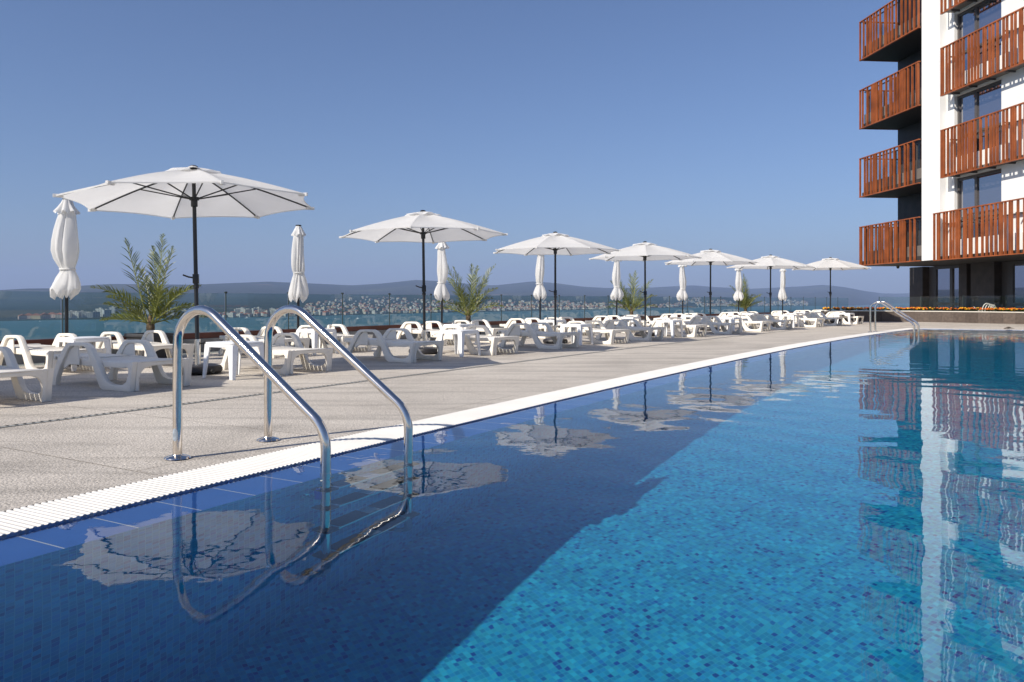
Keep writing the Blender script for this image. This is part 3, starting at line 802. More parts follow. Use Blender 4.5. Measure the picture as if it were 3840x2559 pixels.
# ------------------------------------------------------------------ closed parasols
def make_closed(loose, seed, wide=1.):
    rnd = random.Random(seed); root = empty('closed_parasol'); K = M['black']
    mb = MB(); mb.lathe([(.12,0),(.225,.004),(.245,.025),(.245,.055),(.22,.085),(.05,.10)], 30); mb.build('base', M['base_black'], root)
    mb = MB(); mb.lathe([(.03,.09),(.03,.36),(.033,.361),(.033,.372),(.024,.374)], 16); mb.build('base_tube', M['chrome'], root)
    mb = MB(); mb.tube([(0,0,.3),(0,0,2.10)], .0215, 14); mb.build('pole', K, root)
    if loose: pr = [(2.10,.045),(2.03,.062),(1.95,.082),(1.85,.105),(1.72,.130),(1.58,.152),(1.46,.160),(1.36,.142),(1.28,.108),(1.225,.086),(1.19,.096),(1.12,.132),(1.04,.164),(.975,.178),(.925,.158),(.885,.10)]
    else:     pr = [(2.10,.040),(2.03,.060),(1.95,.078),(1.85,.085),(1.72,.092),(1.58,.097),(1.44,.096),(1.36,.090),(1.315,.078),(1.28,.082),(1.22,.100),(1.13,.118),(1.03,.136),(.95,.145),(.90,.130),(.86,.10)]
    n = 96; ph = rnd.uniform(0,6); vs = []; fs = []
    if wide != 1: pr = [(z, r*(1-(1-wide)*(1. if z > 1.3 else .45)*min(1, max(0, (2.05-z)*4)))) for z, r in pr]
    for i, (z, r) in enumerate(pr):
        f = i/(len(pr)-1)
        for j in range(n):
            a = 2*PI*j/n
            a8 = a + .22*math.sin(2*a+ph*3+2.5*f) + .12*math.sin(3*a-ph+5*f)
            m8 = abs(math.cos((2.5 if loose else 4)*a8+ph+1.1*f))**.7
            amp = (.14+.42*min(1, max(0,(2.05-z)*3))) * (1. if abs(z-1.24) > .07 else .6)
            rr_ = r*(1-amp*.55 + amp*m8*.75 + .13*math.sin(2*a+4*f+ph)+.08*math.sin(3*a-6*f+2*ph)+.035*math.sin(13*a8+ph*2+f*7))
            ox = .018*math.sin(3*f*PI+ph)*(1 if loose else .4); zz = z
            if f > .9: zz += .035*math.sin(8*a+ph)+.02*math.sin(5*a)
            vs.append((rr_*math.cos(a)+ox, rr_*math.sin(a)+ox*.5, zz))
    for i in range(len(pr)-1):
        for j in range(n): fs.append((i*n+j, (i+1)*n+j, (i+1)*n+(j+1) % n, i*n+(j+1) % n))
    mb = MB(); mb.add(vs, fs, True); can = mb.build('folded_canopy', M['cloth'], root, fix=False, sharp=70)
    vs = []; fs = []
    fr = [(2.115,.043),(2.06,.066),(2.0,.098),(1.945,.132)] if loose else [(2.115,.040),(2.06,.062),(2.0,.086),(1.95,.108)]
    for i, (z, r) in enumerate(fr):
        f = i/3
        for j in range(n):
            a = 2*PI*j/n; rr_ = r*(1+f*(.14*math.sin(8*a+ph)+.08*math.sin(13*a)))
            vs.append((rr_*math.cos(a), rr_*math.sin(a), z+f*.018*math.sin(8*a+ph+1)))
    for i in range(3):
        for j in range(n): fs.append((i*n+j, (i+1)*n+j, (i+1)*n+(j+1) % n, i*n+(j+1) % n))
    mb = MB(); mb.add(vs, fs, True); mb.build('vent', M['cloth'], can, fix=False)
    zt = 1.225 if loose else 1.315; rt = (.088 if loose else .082)
    mb = MB(); pts = [(rt*math.cos(2*PI*k/24)+(.012 if loose else 0), rt*math.sin(2*PI*k/24), zt) for k in range(25)]; mb.tube(pts, .011, 6, False); mb.build('tie', M['cloth'], can)
    mb = MB(); mb.lathe([(.044,2.10),(.05,2.118),(.045,2.128),(.004,2.132)], 8); mb.build('finial', M['cap'], root)
    return root
ck = {1: make_closed(True, 3, .94), 0: make_closed(False, 8), 2: make_closed(True, 14, .72), 3: make_closed(True, 29, .70)}
CP = [(153,10.25,1,1.01),(685,13.3,0,.985),(1015,16.2,2,.975),(1241,18.9,3,1.0),(1417,21.9,2,.985),(1569,24.8,3,.97),(1697,27.6,2,.965),(1798,30.0,0,.99)]
ua = [0,0,0,0]
for i, (x, y, lo_, s_) in enumerate(CP):
    pr_ = ck[lo_]
    o = pr_ if not ua[lo_] else copy_tree(pr_)
    ua[lo_] = 1
    o.location = ((x-HX)/F*y, y, 0); o.scale = (s_,)*3; o.rotation_euler = (0, R([0,.3,-.4,0,.3,-.3,.2,-.6][i]), R(i*67+(20 if i == 0 else 0)))
    tag(o, ['baggy white closed parasol tied up beside the big palm at far left', 'slim neatly tied white closed parasol between the nearest two open ones',
            'baggy closed white parasol just left of the second palm', 'closed white parasol fourth from the left, half behind the third open one',
            'closed white parasol just left of the third palm', 'closed white parasol sixth from the left with a gathered hem', 'closed white parasol just left of the farthest palm',
            'slim farthest closed white parasol near the end of the railing'][i], 'parasol', 'closed parasols in the back row')

# ------------------------------------------------------------------ pool ladders
def make_ladder():
    root = empty('pool_ladder')
    S = M['steel']; hw = .315
    for sgn in (-1, 1):
        y = sgn*hw
        pts = [(0,y,0),(0,y,.30),(0,y,.58)]
        for q in range(1, 10):      # bend over the top
            a = PI - q/9*(PI-R(34.5)+.0) * 1.0
            a = PI - (q/9)*R(124.5)
            pts.append((.185+.185*math.cos(a), y, .605+.185*math.sin(a)))
        ex = pts[-1]; sl = math.tan(R(34.5))
        x1 = .97; z1 = ex[2]-(x1-ex[0])*sl
        pts += [((ex[0]+x1)/2, y, (ex[2]+z1)/2), (x1,y,z1)]
        rb = .17; cx, cz = x1-rb*math.sin(R(34.5)), z1-rb*math.cos(R(34.5))
        for q in range(1, 8):
            a = R(55.5) - q/7*R(55.5); pts.append((cx+rb*math.cos(a), y, cz+rb*math.sin(a)))
        xv = pts[-1][0]
        pts += [(xv,y,.05),(xv,y,-.6),(xv,y,-1.20)]
        for q in range(1, 7):
            a = -q/6*R(80); pts.append((xv-.10+.10*math.cos(a), y, -1.20+.10*math.sin(a)))
        mb = MB(); mb.tube(pts, .0238, 18)
        rl_ = mb.build('rail', S, root)
        mb = MB(); mb.lathe([(.062,0),(.068,.004),(.064,.010),(.040,.018),(.028,.020),(.026,.024)], 28, Matrix.Translation((0,y,0.001))); mb.build('base_flange', S, rl_)
        mb = MB(); mb.lathe([(.006,-.03),(.026,-.03),(.03,0),(.02,.02),(.006,.02)], 12, Matrix.Translation((xv-.115,y,-1.297)) @ Matrix.Rotation(PI/2,4,'Y')); mb.build('rubber_foot', M['cap'], rl_)
        mb = MB(); mb.lathe([(.0245,-.008),(.0265,-.008),(.0265,.008),(.0245,.008)], 20, Matrix.Translation((xv,y,.03))); mb.build('collar', S, rl_)
    for q in range(4):
        z = -.11-.31*q
        mb = MB(); mb.box((xv-.052,-hw+.015,z-.022),(xv+.045,hw-.015,z)); t = mb.build('tread', S, root, bevel=.005)
        mb = MB(); mb.box((xv-.050,-hw+.06,z+.0025),(xv+.036,-.05,z+.007)); mb.box((xv-.050,.05,z+.0025),(xv+.036,hw-.06,z+.007)); mb.build('grip', M['tread'], t)
        mb = MB()
        for sgn in (-1, 1): mb.box((xv-.055,sgn*hw-.045,z-.026),(xv+.05,sgn*hw+.045,z+.003))
        mb.build('clamp', M['cap'], t, bevel=.012)
    for sgn in (-1, 1):
        y = sgn*hw; mb = MB(); mb.tube([(xv-.02,y,-.30),(xv-.10,y,-.30),(xv-.135,y,-.30)], [.014,.014,.014], 10); mb.lathe([(.005,-.012),(.032,-.012),(.032,.0),(.016,.012)], 14, Matrix.Translation((xv-.128,y,-.30)) @ Matrix.Rotation(PI/2,4,'Y')); mb.build('wall_bracket', S, root)
    return root, xv
lad, XV = make_ladder()
la = Vector((.868,-.496)); lb_ = Vector((.496,.868))
lad.location = (-1.615,4.49,0); lad.rotation_euler = (0,0,math.atan2(la.y,la.x))
tag(lad, 'polished steel pool ladder with twin handrails in the foreground', 'pool ladder', 'pool ladders')
l2 = copy_tree(lad); l2.location = (9.49,20.95,0); l2.rotation_euler = (0,0,math.atan2(-.62,.785)); l2.scale = (1.,.78,1.)
tag(l2, 'far steel pool ladder at the corner of the pool in front of the planter', 'pool ladder', 'pool ladders')
# small maker's sticker on the near post
mb = MB(); vs = []
for j in range(7):
    hgt = .034*math.sqrt(max(0, 1-((j-3)/3.2)**2)); a = R(-72+14*(j-3))
    vs += [(.0242*math.cos(a), -.315+.0242*math.sin(a), .13-hgt), (.0242*math.cos(a), -.315+.0242*math.sin(a), .13+hgt)]
mb.add(vs, [(2*j,2*j+2,2*j+3,2*j+1) for j in range(6)]); mb.build('sticker', mat('sticker', (.30,.34,.38), .4, var=.3, scale=60), [c for c in lad.children if c.name.startswith('rail')][0])
# a small bird bending to drink at the far edge
bx, by = 13.97, 22.42
bird = empty('bird', (bx,by,.002), R(-18)); tag(bird, 'small brown bird with a long tail drinking at the far edge of the pool', 'bird')
mb = MB(); mb.tube([(-.118,0,.022),(-.104,0,.028),(-.092,0,.036),(-.072,0,.047),(-.052,0,.052),(-.02,0,.060),(.015,0,.062),(.045,0,.058),(.068,0,.053),(.10,0,.050),(.15,0,.046)], [.002,.005,.014,.017,.018,.027,.028,.021,.013,.009,.007], 12)
mb.tube([(-.005,.011,.04),(-.002,.011,.018),(-.004,.011,0)], .0022, 5); mb.tube([(-.005,-.011,.04),(-.002,-.011,.018),(-.004,-.011,0)], .0022, 5)
mb.build('body', mat('bird_plumage', (.11,.085,.06), .8, var=.5, scale=30), bird)
mb = MB()
for sg in (-1, 1): mb.tube([(-.035,sg*.020,.066),(0,sg*.0265,.066),(.04,sg*.019,.060),(.085,sg*.007,.054)], [.004,.012,.010,.003], 8)
mb.build('wing', mat('bird_wing', (.06,.045,.035), .8), bird)
# thermometer tied to the near rail
pr_ = Vector((-1.615,4.49)) + la*(XV-.02) - lb_*.34
th = empty('pool_thermometer', (pr_.x,pr_.y,-.02)); tag(th, 'blue plastic pool thermometer hanging on a cord from the near handrail', 'thermometer')
mb = MB(); mb.lathe([(.006,-.26),(.02,-.255),(.021,-.10),(.012,-.085),(.004,-.08)], 12); mb.build('tube', M['blue_plastic'], th)
mb = MB(); mb.tube([(0,0,-.085),(.01,.02,-.03),(.03,.05,.02),(.06,.04,.03),(.05,.0,.03),(.01,-.01,.025)], .003, 6); mb.build('cord', M['cord'], th)

# ------------------------------------------------------------------ palms
def frond_mesh(L, rise, droop, seed, curl):
    """arching rachis in the XZ plane with two ranks of stiff leaflets"""
    rnd = random.Random(seed); mb = MB(); n = 16
    pts = []; x = z = 0.; ang = rise
    for i in range(n+1):
        pts.append(Vector((x, curl*math.sin(i/n*2.2)*.08, z)))
        st = L/n; x += st*math.cos(ang); z += st*math.sin(ang); ang -= droop/n*(.35+1.3*i/n)
    mb.m = 1; mb.tube(pts, [.0105*(1-.85*i/n)+.0012 for i in range(n+1)], 5)
    mb.m = 0
    nl = 32
    for k in range(nl):
        f = .16+.84*k/(nl-1); q = f*n; i = min(n-1, int(q)); p = pts[i].lerp(pts[i+1], q-i)
        t = (pts[i+1]-pts[i]).normalized()
        side = Vector((0,1,0)); nr = t.cross(side).normalized()
        if nr.z < 0 and abs(t.x) > .2: nr = -nr
        ll = (.06+L*.16)*(math.sin(PI*min(1, .18+.80*f))**.7)*rnd.uniform(.85,1.1)
        for sg in (-1, 1):
            ph = R(rnd.choice((-22,18,50))+rnd.uniform(-10,10))
            fw = .62+.75*f
            d = (t*fw + side*sg*math.cos(ph) + nr*math.sin(ph)).normalized()
            wv = t.cross(d).cross(d).normalized()*(.0072)
            tipd = p + d*ll + Vector((0,0,-.03*ll))
            mid = p + d*ll*.45 + Vector((0,0,.012))
            mb.add([p-wv*.6, p+wv*.6, mid+wv, tipd, mid-wv], [(0,1,2,4),(4,2,3)])
    return mb
PVAR = [ [ # (azimuth, length, rise, droop)
  (80,1.36,87,12),(165,1.32,80,16),(120,1.22,82,20),(0,.88,66,72),(182,.86,62,70),(30,.92,62,60),(212,.95,58,62),(300,.80,62,50),(140,1.05,72,40),(335,.80,56,50),(195,.68,40,40),(8,.68,38,40),(250,.80,45,45),(75,.85,55,45),(165,.72,20,30),(15,.75,16,28),(345,.7,32,30),(200,.62,12,25),(62,1.15,80,16)],
 [(80,1.26,84,20),(10,1.38,68,18),(185,1.34,74,18),(130,1.1,72,45),(250,1.0,66,60),(320,1.0,62,60),(40,.9,52,70),(200,.9,45,70),(350,.85,35,60),(160,.8,30,60),(280,.8,30,55),(100,.8,40,60),(60,1.2,78,18),(160,1.15,80,18),(30,1.0,68,26)],
 [(70,1.30,85,18),(15,1.25,64,28),(190,1.15,68,32),(140,1.1,75,40),(240,1.0,60,60),(330,.95,55,65),(50,.9,48,70),(205,.9,40,65),(0,.8,30,60),(170,.75,26,50),(290,.8,35,55),(110,.8,40,60),(100,1.2,80,18),(160,1.1,76,22)] ]
def make_palm(v):
    root = empty('potted_palm')
    mb = MB(); mb.lathe([(.05,0),(.062,.03),(.055,.09),(.06,.12),(.05,.17),(.038,.23),(.02,.30)], 14); mb.build('trunk', M['trunk'], root)
    for i, (a, L, ri, dr_) in enumerate(PVAR[v]):
        mb = frond_mesh(L, R(ri), R(dr_), v*50+i, [-1,1][i % 2])
        o = mb.build('frond', [M['frond'], M['rachis']], root, fix=False)
        o.location = (.03*math.cos(R(a)), .03*math.sin(R(a)), .12+.004*i); o.rotation_euler = (0,0,R(a))
    return root
def make_pot():
    root = empty('plant_pot')
    mb = MB(); a, b, z1 = .20, .245, .36
    def ring(h, z): return [(-h,-h,z),(h,-h,z),(h,h,z),(-h,h,z)]
    vs = ring(a,0)+ring(b-.01,z1-.05)+ring(b+.012,z1-.05)+ring(b+.012,z1)+ring(b-.025,z1)+ring(b-.03,z1-.04)
    fs = [(3,2,1,0)]
    for i in range(5):
        for k in range(4): fs.append((i*4+k, i*4+(k+1) % 4, i*4+4+(k+1) % 4, i*4+4+k))
    mb.add(vs, fs); mb.build('pot_body', M['pot'], root, bevel=.008)
    mb = MB(); h = b-.032; mb.prism([(-h,-h),(h,-h),(h,h),(-h,h)], z1-.06, z1-.035); mb.build('soil', M['soil'], root)
    return root
pots = make_pot()
PP = [(346,11.55,0,1.0,0),(1076,18.35,1,1.0,10),(1451,25.2,2,1.03,0),(1713,31.0,0,1.05,35)]
pal = {}
for i, (x, y, v, s_, rz) in enumerate(PP):
    o = pots if i == 0 else copy_tree(pots)
    X = (x-HX)/F*y; a, b = axis_at(BC, y); rot = math.atan2(a.y,a.x)
    o.location = (X,y,0); o.rotation_euler = (0,0,rot)
    tag(o, ['square dark grey plant pot holding the big palm at left', 'square dark plant pot under the second palm from the left', 'square dark plant pot under the third palm from the left', 'square dark plant pot under the farthest palm'][i], 'plant pot', 'dark pots along the railing')
    if v in pal: p = copy_tree(pal[v])
    else: p = pal[v] = make_palm(v)
    p.location = (X,y,.325); p.rotation_euler = (0,0,R(rz)); p.scale = (s_,)*3
    tag(p, ['largest potted date palm, spreading fronds left of the nearest open parasol', 'potted date palm with upright V of fronds right of the third closed parasol',
            'potted date palm between the fifth closed parasol and the fourth open one', 'smallest farthest potted date palm beside the seventh closed parasol'][i], 'palm', 'potted palms along the railing')

# ------------------------------------------------------------------ planter with marigolds, far glass screen
pp = [(12.4,31.6),(13.1,31.45),(13.9,31.2),(14.7,31.05),(15.4,30.75),(16.16,30.1),(16.9,29.15),(17.87,27.8),(19.7,25.0),(23,19.9),(26,15.2)]
pl = [Vector(p) for p in pp]
def smooth(l, n=2):
    for _ in range(n):
        o = [l[0]]
        for a, b in zip(l[:-1], l[1:]): o += [a.lerp(b,.25), a.lerp(b,.75)]
        l = o+[l[-1]]
    return l
pl = smooth(pl); pbk = offset(pl, .85, False)
proot = empty('planter', (15.4,30.8,0)); tag(proot, 'long dark stone planter curving behind the far end of the pool', 'planter')
ps = [0.]
for i in range(1, len(pl)): ps.append(ps[-1]+(pl[i]-pl[i-1]).length)
vs = []; fs = []; n = len(pl)
for a in pl: vs += [(a.x,a.y,0),(a.x,a.y,.395)]
for i in range(n-1): fs.append((2*i,2*i+2,2*i+3,2*i+1))
b0, b1 = pbk[0], pl[0]
vs += [(b0.x,b0.y,0),(b0.x,b0.y,.395)]; fs.append((2*n,0,1,2*n+1))
me = bpy.data.meshes.new('stone_wall'); me.from_pydata([Vector(v)-proot.location for v in vs], [], fs); me.materials.append(M['planter'])
ul = me.uv_layers.new(name='UVMap')
for p in me.polygons:
    for li, vi in zip(p.loop_indices, p.vertices): ul.data[li].uv = ((ps[vi//2] if vi//2 < n else -.85), vi % 2)
o = bpy.data.objects.new('stone_wall', me); col.objects.link(o); o.parent = proot
mb = MB(); wall_strip(mb, offset(pl, -.015, False), offset(pl, .10, False), .397, .43); child(mb, 'coping', M['coping'], proot)
mb = MB()
pa = offset(pl, .10, False)
for i in range(n-1): mb.add([(pa[i].x,pa[i].y,.40),(pa[i+1].x,pa[i+1].y,.40),(pbk[i+1].x,pbk[i+1].y,.40),(pbk[i].x,pbk[i].y,.40)], [(0,1,2,3)])
for i in range(n-1): mb.add([(pbk[i].x,pbk[i].y,0),(pbk[i+1].x,pbk[i+1].y,0),(pbk[i+1].x,pbk[i+1].y,.40),(pbk[i].x,pbk[i].y,.40)], [(0,1,2,3)])
child(mb, 'soil', M['soil'], proot)
# marigolds: a carpet of blooms nobody could count
rnd = random.Random(5); mb = MB()
ico = []
bm = bmesh.new(); bmesh.ops.create_icosphere(bm, subdivisions=1, radius=1); icv = [v.co.copy() for v in bm.verts]; icf = [tuple(v.index for v in f.verts) for f in bm.faces]; bm.free()
for k in range(1500):
    s_ = rnd.uniform(0, ps[-1]*.96)
    for i in range(n-1):
        if ps[i] <= s_ <= ps[i+1]: break
    t = (s_-ps[i])/(ps[i+1]-ps[i]); a = pa[i].lerp(pa[i+1], t); b = pbk[i].lerp(pbk[i+1], t)
    p = a.lerp(b, rnd.random()**1.9*.95+.02); pz = .43
    h = rnd.uniform(.06,.125); cl_ = math.sin(s_*2.1)+math.sin(s_*5.3+1)
    mb.m = 3
    for q in range(4):
        an = rnd.uniform(0,6.28); l = rnd.uniform(.04,.09)
        d = Vector((math.cos(an)*l, math.sin(an)*l, 0)); wv = Vector((-d.y,d.x,0))*.35; bz = pz+rnd.uniform(.0,h*.7)
        mb.add([(p.x,p.y,bz),(p.x+d.x*.5+wv.x,p.y+d.y*.5+wv.y,bz+.03),(p.x+d.x,p.y+d.y,bz+.015),(p.x+d.x*.5-wv.x,p.y+d.y*.5-wv.y,bz+.03)], [(0,1,2,3)])
    if rnd.random() < .88:
        mb.m = rnd.choices([0,1,2], [.42+.15*cl_, .45-.1*cl_, .16])[0]
        r_ = rnd.uniform(.026,.046)
        mb.add([(p.x+v.x*r_*rnd.uniform(.85,1.15), p.y+v.y*r_*rnd.uniform(.85,1.15), pz+h+v.z*r_*.62) for v in icv], icf)
tag(mb.build('marigolds', [M['mar_y'], M['mar_o'], M['mar_r'], M['leaf']], fix=False), 'dense bed of orange and yellow marigolds in the stone planter', 'flowers', kind='stuff')
# glass screen behind the flowers
gs = empty('glass_screen', (15.4,31.6,0)); tag(gs, 'low glass screen behind the marigolds in front of the building', 'railing')
pg = offset(pl, .88, False); gl = [0.]
for i in range(1, len(pg)): gl.append(gl[-1]+(pg[i]-pg[i-1]).length)
def on_pg(s):
    for i in range(len(pg)-1):
        if gl[i] <= s <= gl[i+1]:
            return pg[i].lerp(pg[i+1], (s-gl[i])/(gl[i+1]-gl[i]))
    return pg[-1]
s = 2.2
while s < gl[-1]-1.5:
    a, b = on_pg(s), on_pg(s+1.48); t = (b-a).normalized()
    zt = .97+.06*max(0, min(1, (s-3)/4))
    mb = MB(); mb.add([(a.x,a.y,.30),(b.x,b.y,.30),(b.x,b.y,zt),(a.x,a.y,zt)], [(0,1,2,3)]); child(mb, 'glass_pane', M['rail_glass'], gs)
    mb = MB(); Mx = Matrix.Translation((a.x,a.y,0)) @ Matrix.Rotation(math.atan2(t.y,t.x),4,'Z'); mb.box((-.012,-.015,.0),(.012,.015,zt+.01), Mx); child(mb, 'post', M['post'], gs)
    s += 1.5
# coil of white hose on the planter
hx, hy = gp(2275, 716, .43); hx, hy = (2275-HX)/F*29.3, 29.3
ho = empty('garden_hose', (hx,hy,.40)); tag(ho, 'coil of pale hose standing up among the marigolds by the building', 'hose')
mb = MB()
for q in range(4):
    pts = [(.10*q-.12+.17*math.cos(R(a))*(1-.1*q), .03*q, max(.0, .02+.30*math.sin(R(a))-.02*q)) for a in range(0, 181, 12)]
    mb.tube(pts, .014, 8)
mb.tube([(-.3,0,.06),(-.42,.02,.05),(-.5,.03,.12),(-.58,.03,.2),(-.53,.03,.1)], .013, 8)
mb.build('coil', M['hose'], ho)

# ------------------------------------------------------------------ apartment building
BO = Vector((16.1,31.3)); BU = Vector((-.0933,.99564)); BW = Vector((.99564,.0933))   # along the facade (away), into the house
bld = empty('apartment_building', (BO.x,BO.y,0)); bld.rotation_euler = (0,0,math.atan2(BU.y,BU.x)-PI/2)
tag(bld, 'white apartment block with rust-red slatted balconies standing over a dark stone ground floor', 'building')
# local frame of the building: x = into the house, y = along the facade away from the camera
def wbox(mb, w0, w1, t0, t1, z0, z1): mb.box((w0,t0,z0),(w1,t1,z1))
FL0, FH = 2.38, 3.06; NF = 6; TOP = FL0+FH*NF-.3
mb = MB(); wbox(mb, 0, 2.6, -1.146, 0, FL0, TOP); mb.build('white_pier', M['white_wall'], bld)
mb = MB(); wbox(mb, 1.70, 9, 0.003, 4.44, FL0+.02, TOP-.5); wbox(mb, 2.61, 9, -14, 0, FL0+.02, TOP-.4); mb.build('dark_wall', M['stone'], bld)
mb = MB()
WN = [(-1.58,-4.07),(-6.4,-8.9)]
segs = [(-1.148,-1.58),(-4.07,-6.4),(-8.9,-14)]
for (a, b) in segs: wbox(mb, .28, 2.6, b, a, FL0+.01, TOP)
mb.build('white_facade', M['white_wall'], bld)
mb = MB(); wbox(mb, .02, 9, -14, 4.44, FL0-.02, FL0); mb.build('soffit', M['soffit'], bld)
mb = MB(); wbox(mb, -.1, 9.2, -14.2, 4.6, TOP+.01, TOP+.25); mb.build('roof', M['grey_panel'], bld)
for fl_ in range(NF):
    z0 = FL0+FH*fl_
    for (a, b) in WN:
        fz0, fz1 = z0+.16, z0+FH-.06
        mb = MB(); w0, w1 = .40, .47
        wbox(mb, w0, w1, a-.10, a, fz0, fz1); wbox(mb, w0, w1, b, b+.10, fz0, fz1); wbox(mb, w0, w1, b+.1, a-.1, fz1-.1, fz1); wbox(mb, w0, w1, b+.1, a-.1, fz0, fz0+.09)
        mlx = a-.95; wbox(mb, w0, w1, mlx-.12, mlx, fz0+.09, fz1-.1); wbox(mb, w0, w1, mlx, a-.10, fz0+1.28, fz0+1.37); wbox(mb, w0, w1, b+.1, mlx-.12, fz0+1.28, fz0+1.37)
        win = mb.build('window', M['frame'], bld)
        mb = MB(); mb.add([(.45,b+.02,fz0),(.45,a-.02,fz0),(.45,a-.02,fz1),(.45,b+.02,fz1)], [(0,1,2,3)]); mb.build('pane', M['pane'], win)
        mb = MB(); wbox(mb, .30, 2.6, b+.003, a-.003, fz1+.003, z0+FH+.155); mb.build('lintel', M['white_wall'], win)
srnd = random.Random(21)
def slats(mb, t0, t1, z0, z1, w0=-.12, along_t=True, wfix=None, gap=.9):
    t = t1
    run = 0
    while t > t0+.03:
        wd = .043
        if along_t: mb.box((w0,t-wd,z0),(w0+.075,t,z1))
        else: mb.box((t-wd,wfix,z0),(t,wfix+.075,z1))
        r_ = srnd.random()
        t -= gap*(.115 if r_ < .24 else (.24 if r_ < .55 else (.32 if r_ < .85 else .42)))
for fl_ in range(NF-1):
    z0 = FL0+FH*fl_; z1 = z0+1.745
    # corner balcony on the far side of the pier
    bal = MB(); wbox(bal, .0, 1.70, .003, 4.40, z0+.012, z0+.20)
    bo = bal.build('balcony', M['soffit'], bld)
    mb = MB(); slats(mb, .02, 4.44, z0+.03, z1-.04); mb.box((-.125,.01,z1-.04),(-.04,4.445,z1)); mb.box((-.125,.01,z0-.012),(-.04,4.445,z0+.03))
    slats(mb, .1, 1.7, z0+.03, z1-.04, along_t=False, wfix=4.32); mb.box((-.039,4.315,z1-.04),(1.72,4.40,z1)); mb.box((-.039,4.315,z0-.012),(1.72,4.40,z0+.011))
    mb.build('slat_screen', M['slat'], bo)
    mb = MB(); mb.box((.05,.01,z0+.201),(.09,4.30,z0+.62)); mb.box((.1,4.24,z0+.201),(1.70,4.28,z0+.62)); mb.build('parapet', M['grey_panel'], bo)
    mb = MB(); mb.add([(.07,.01,z0+.62),(.07,4.28,z0+.62),(.07,4.28,z0+1.60),(.07,.01,z0+1.60)], [(0,1,2,3)]); mb.add([(.1,4.26,z0+.62),(1.70,4.26,z0+.62),(1.70,4.26,z0+1.60),(.1,4.26,z0+1.60)], [(0,1,2,3)])
    mb.build('glass_guard', M['balcony_glass'], bo, fix=False)
    mb = MB(); mb.box((.05,.01,z0+1.60),(.09,4.30,z0+1.64))
    for t in np.linspace(.4, 4.1, 6): mb.box((.045,t-.015,z0+.21),(.095,t+.015,z0+1.60))
    mb.build('handrail', M['frame'], bo)
    # shallow balconies in front of the windows
    T1 = -1.10 if fl_ == 0 else -1.54
    bal = MB(); wbox(bal, -.10, .28, -9.3, T1-.03, z0+.012, z0+.10)
    bo = bal.build('balcony', M['grey_panel'] if fl_ else M['soffit'], bld)
    mb = MB(); slats(mb, -9.3, T1, z0-.02, z1-.04, -.25, gap=.68); mb.box((-.255,-9.31,z1-.04),(-.17,T1+.005,z1)); mb.box((-.255,-9.31,z0-.055),(-.17,T1+.005,z0-.02))
    mb.build('slat_screen', M['slat'], bo)
    mb = MB(); mb.box((.20,-9.3,z0+.101),(.275,T1-.2,z0+.70)); mb.build('parapet', M['white_wall'], bo)
    mb = MB()
    for t in np.arange(T1-.35, -9, -.95):
        mb.box((-.10,t-.02,z0+1.30),(.28,t+.02,z0+1.345)); mb.box((-.1,t-.02,z0-.05),(.28,t+.02,z0+.011))
    mb.box((.16,-9.3,z0+1.30),(.195,T1-.2,z0+1.345))
    mb.build('bracket', M['frame'], bo)
# ground floor set back under the overhang
GW0 = 3.0
mb = MB()
for (a, b, w) in ((5.63,4.63,0),(2.11,1.61,0),(1.61,1.35,.28),(1.35,-.05,0),(-3.2,-3.9,0),(-6.4,-8.2,0),(-11,-14,0)):
    wbox(mb, GW0+w, GW0+.6+.0*w, b+.002, a-.002, -.0, FL0-.022)
wbox(mb, GW0+.61, 9, -14, 5.62, 0, FL0-.022)
mb.build('ground_floor_wall', M['stone'], bld)
for (a, b) in ((4.63,2.11),(-.05,-3.2),(-3.9,-6.4),(-8.2,-11)):
    m_ = MB(); w0, w1 = GW0+.30, GW0+.38
    st = a-.45 if a > 4 else a-.55
    wbox(m_, w0, w1, st, a-.01, 0, FL0-.03)
    nmul = 2 if a > 4 else 2
    wid = (st-b)/nmul
    for q in range(nmul+1):
        c = st-q*wid; wbox(m_, w0, w1, c-(.18 if 0 < q < nmul else .07), c-.001, 0, FL0-.03) if q < nmul else wbox(m_, w0, w1, b+.003, b+.06, 0, FL0-.03)
    wbox(m_, w0+.005, w1-.005, b+.06, st, .62, .74); wbox(m_, w0+.005, w1-.005, b+.06, st, FL0-.16, FL0-.032)
    wo = m_.build('window', M['frame'], bld)
    m_ = MB(); m_.add([(w0+.05,b+.02,0.02),(w0+.05,st,0.02),(w0+.05,st,FL0-.05),(w0+.05,b+.02,FL0-.05)], [(0,1,2,3)]); m_.build('pane', M['pane'], wo)
# dome camera under the lowest balcony
cp = BO + BW*1.2 + BU*3.6
sc_ = empty('security_camera', (cp.x,cp.y,FL0-.02)); tag(sc_, 'small black dome camera under the lowest corner balcony', 'security camera')
mb = MB(); mb.lathe([(.02,0),(.07,0),(.07,-.05),(.05,-.055)], 16); mb.build('mount', M['grey_panel'], sc_)
mb = MB(); mb.lathe([(.062,-.05),(.062,-.085),(.045,-.12),(.02,-.135),(.004,-.138)], 16); mb.build('dome', M['black'], sc_)

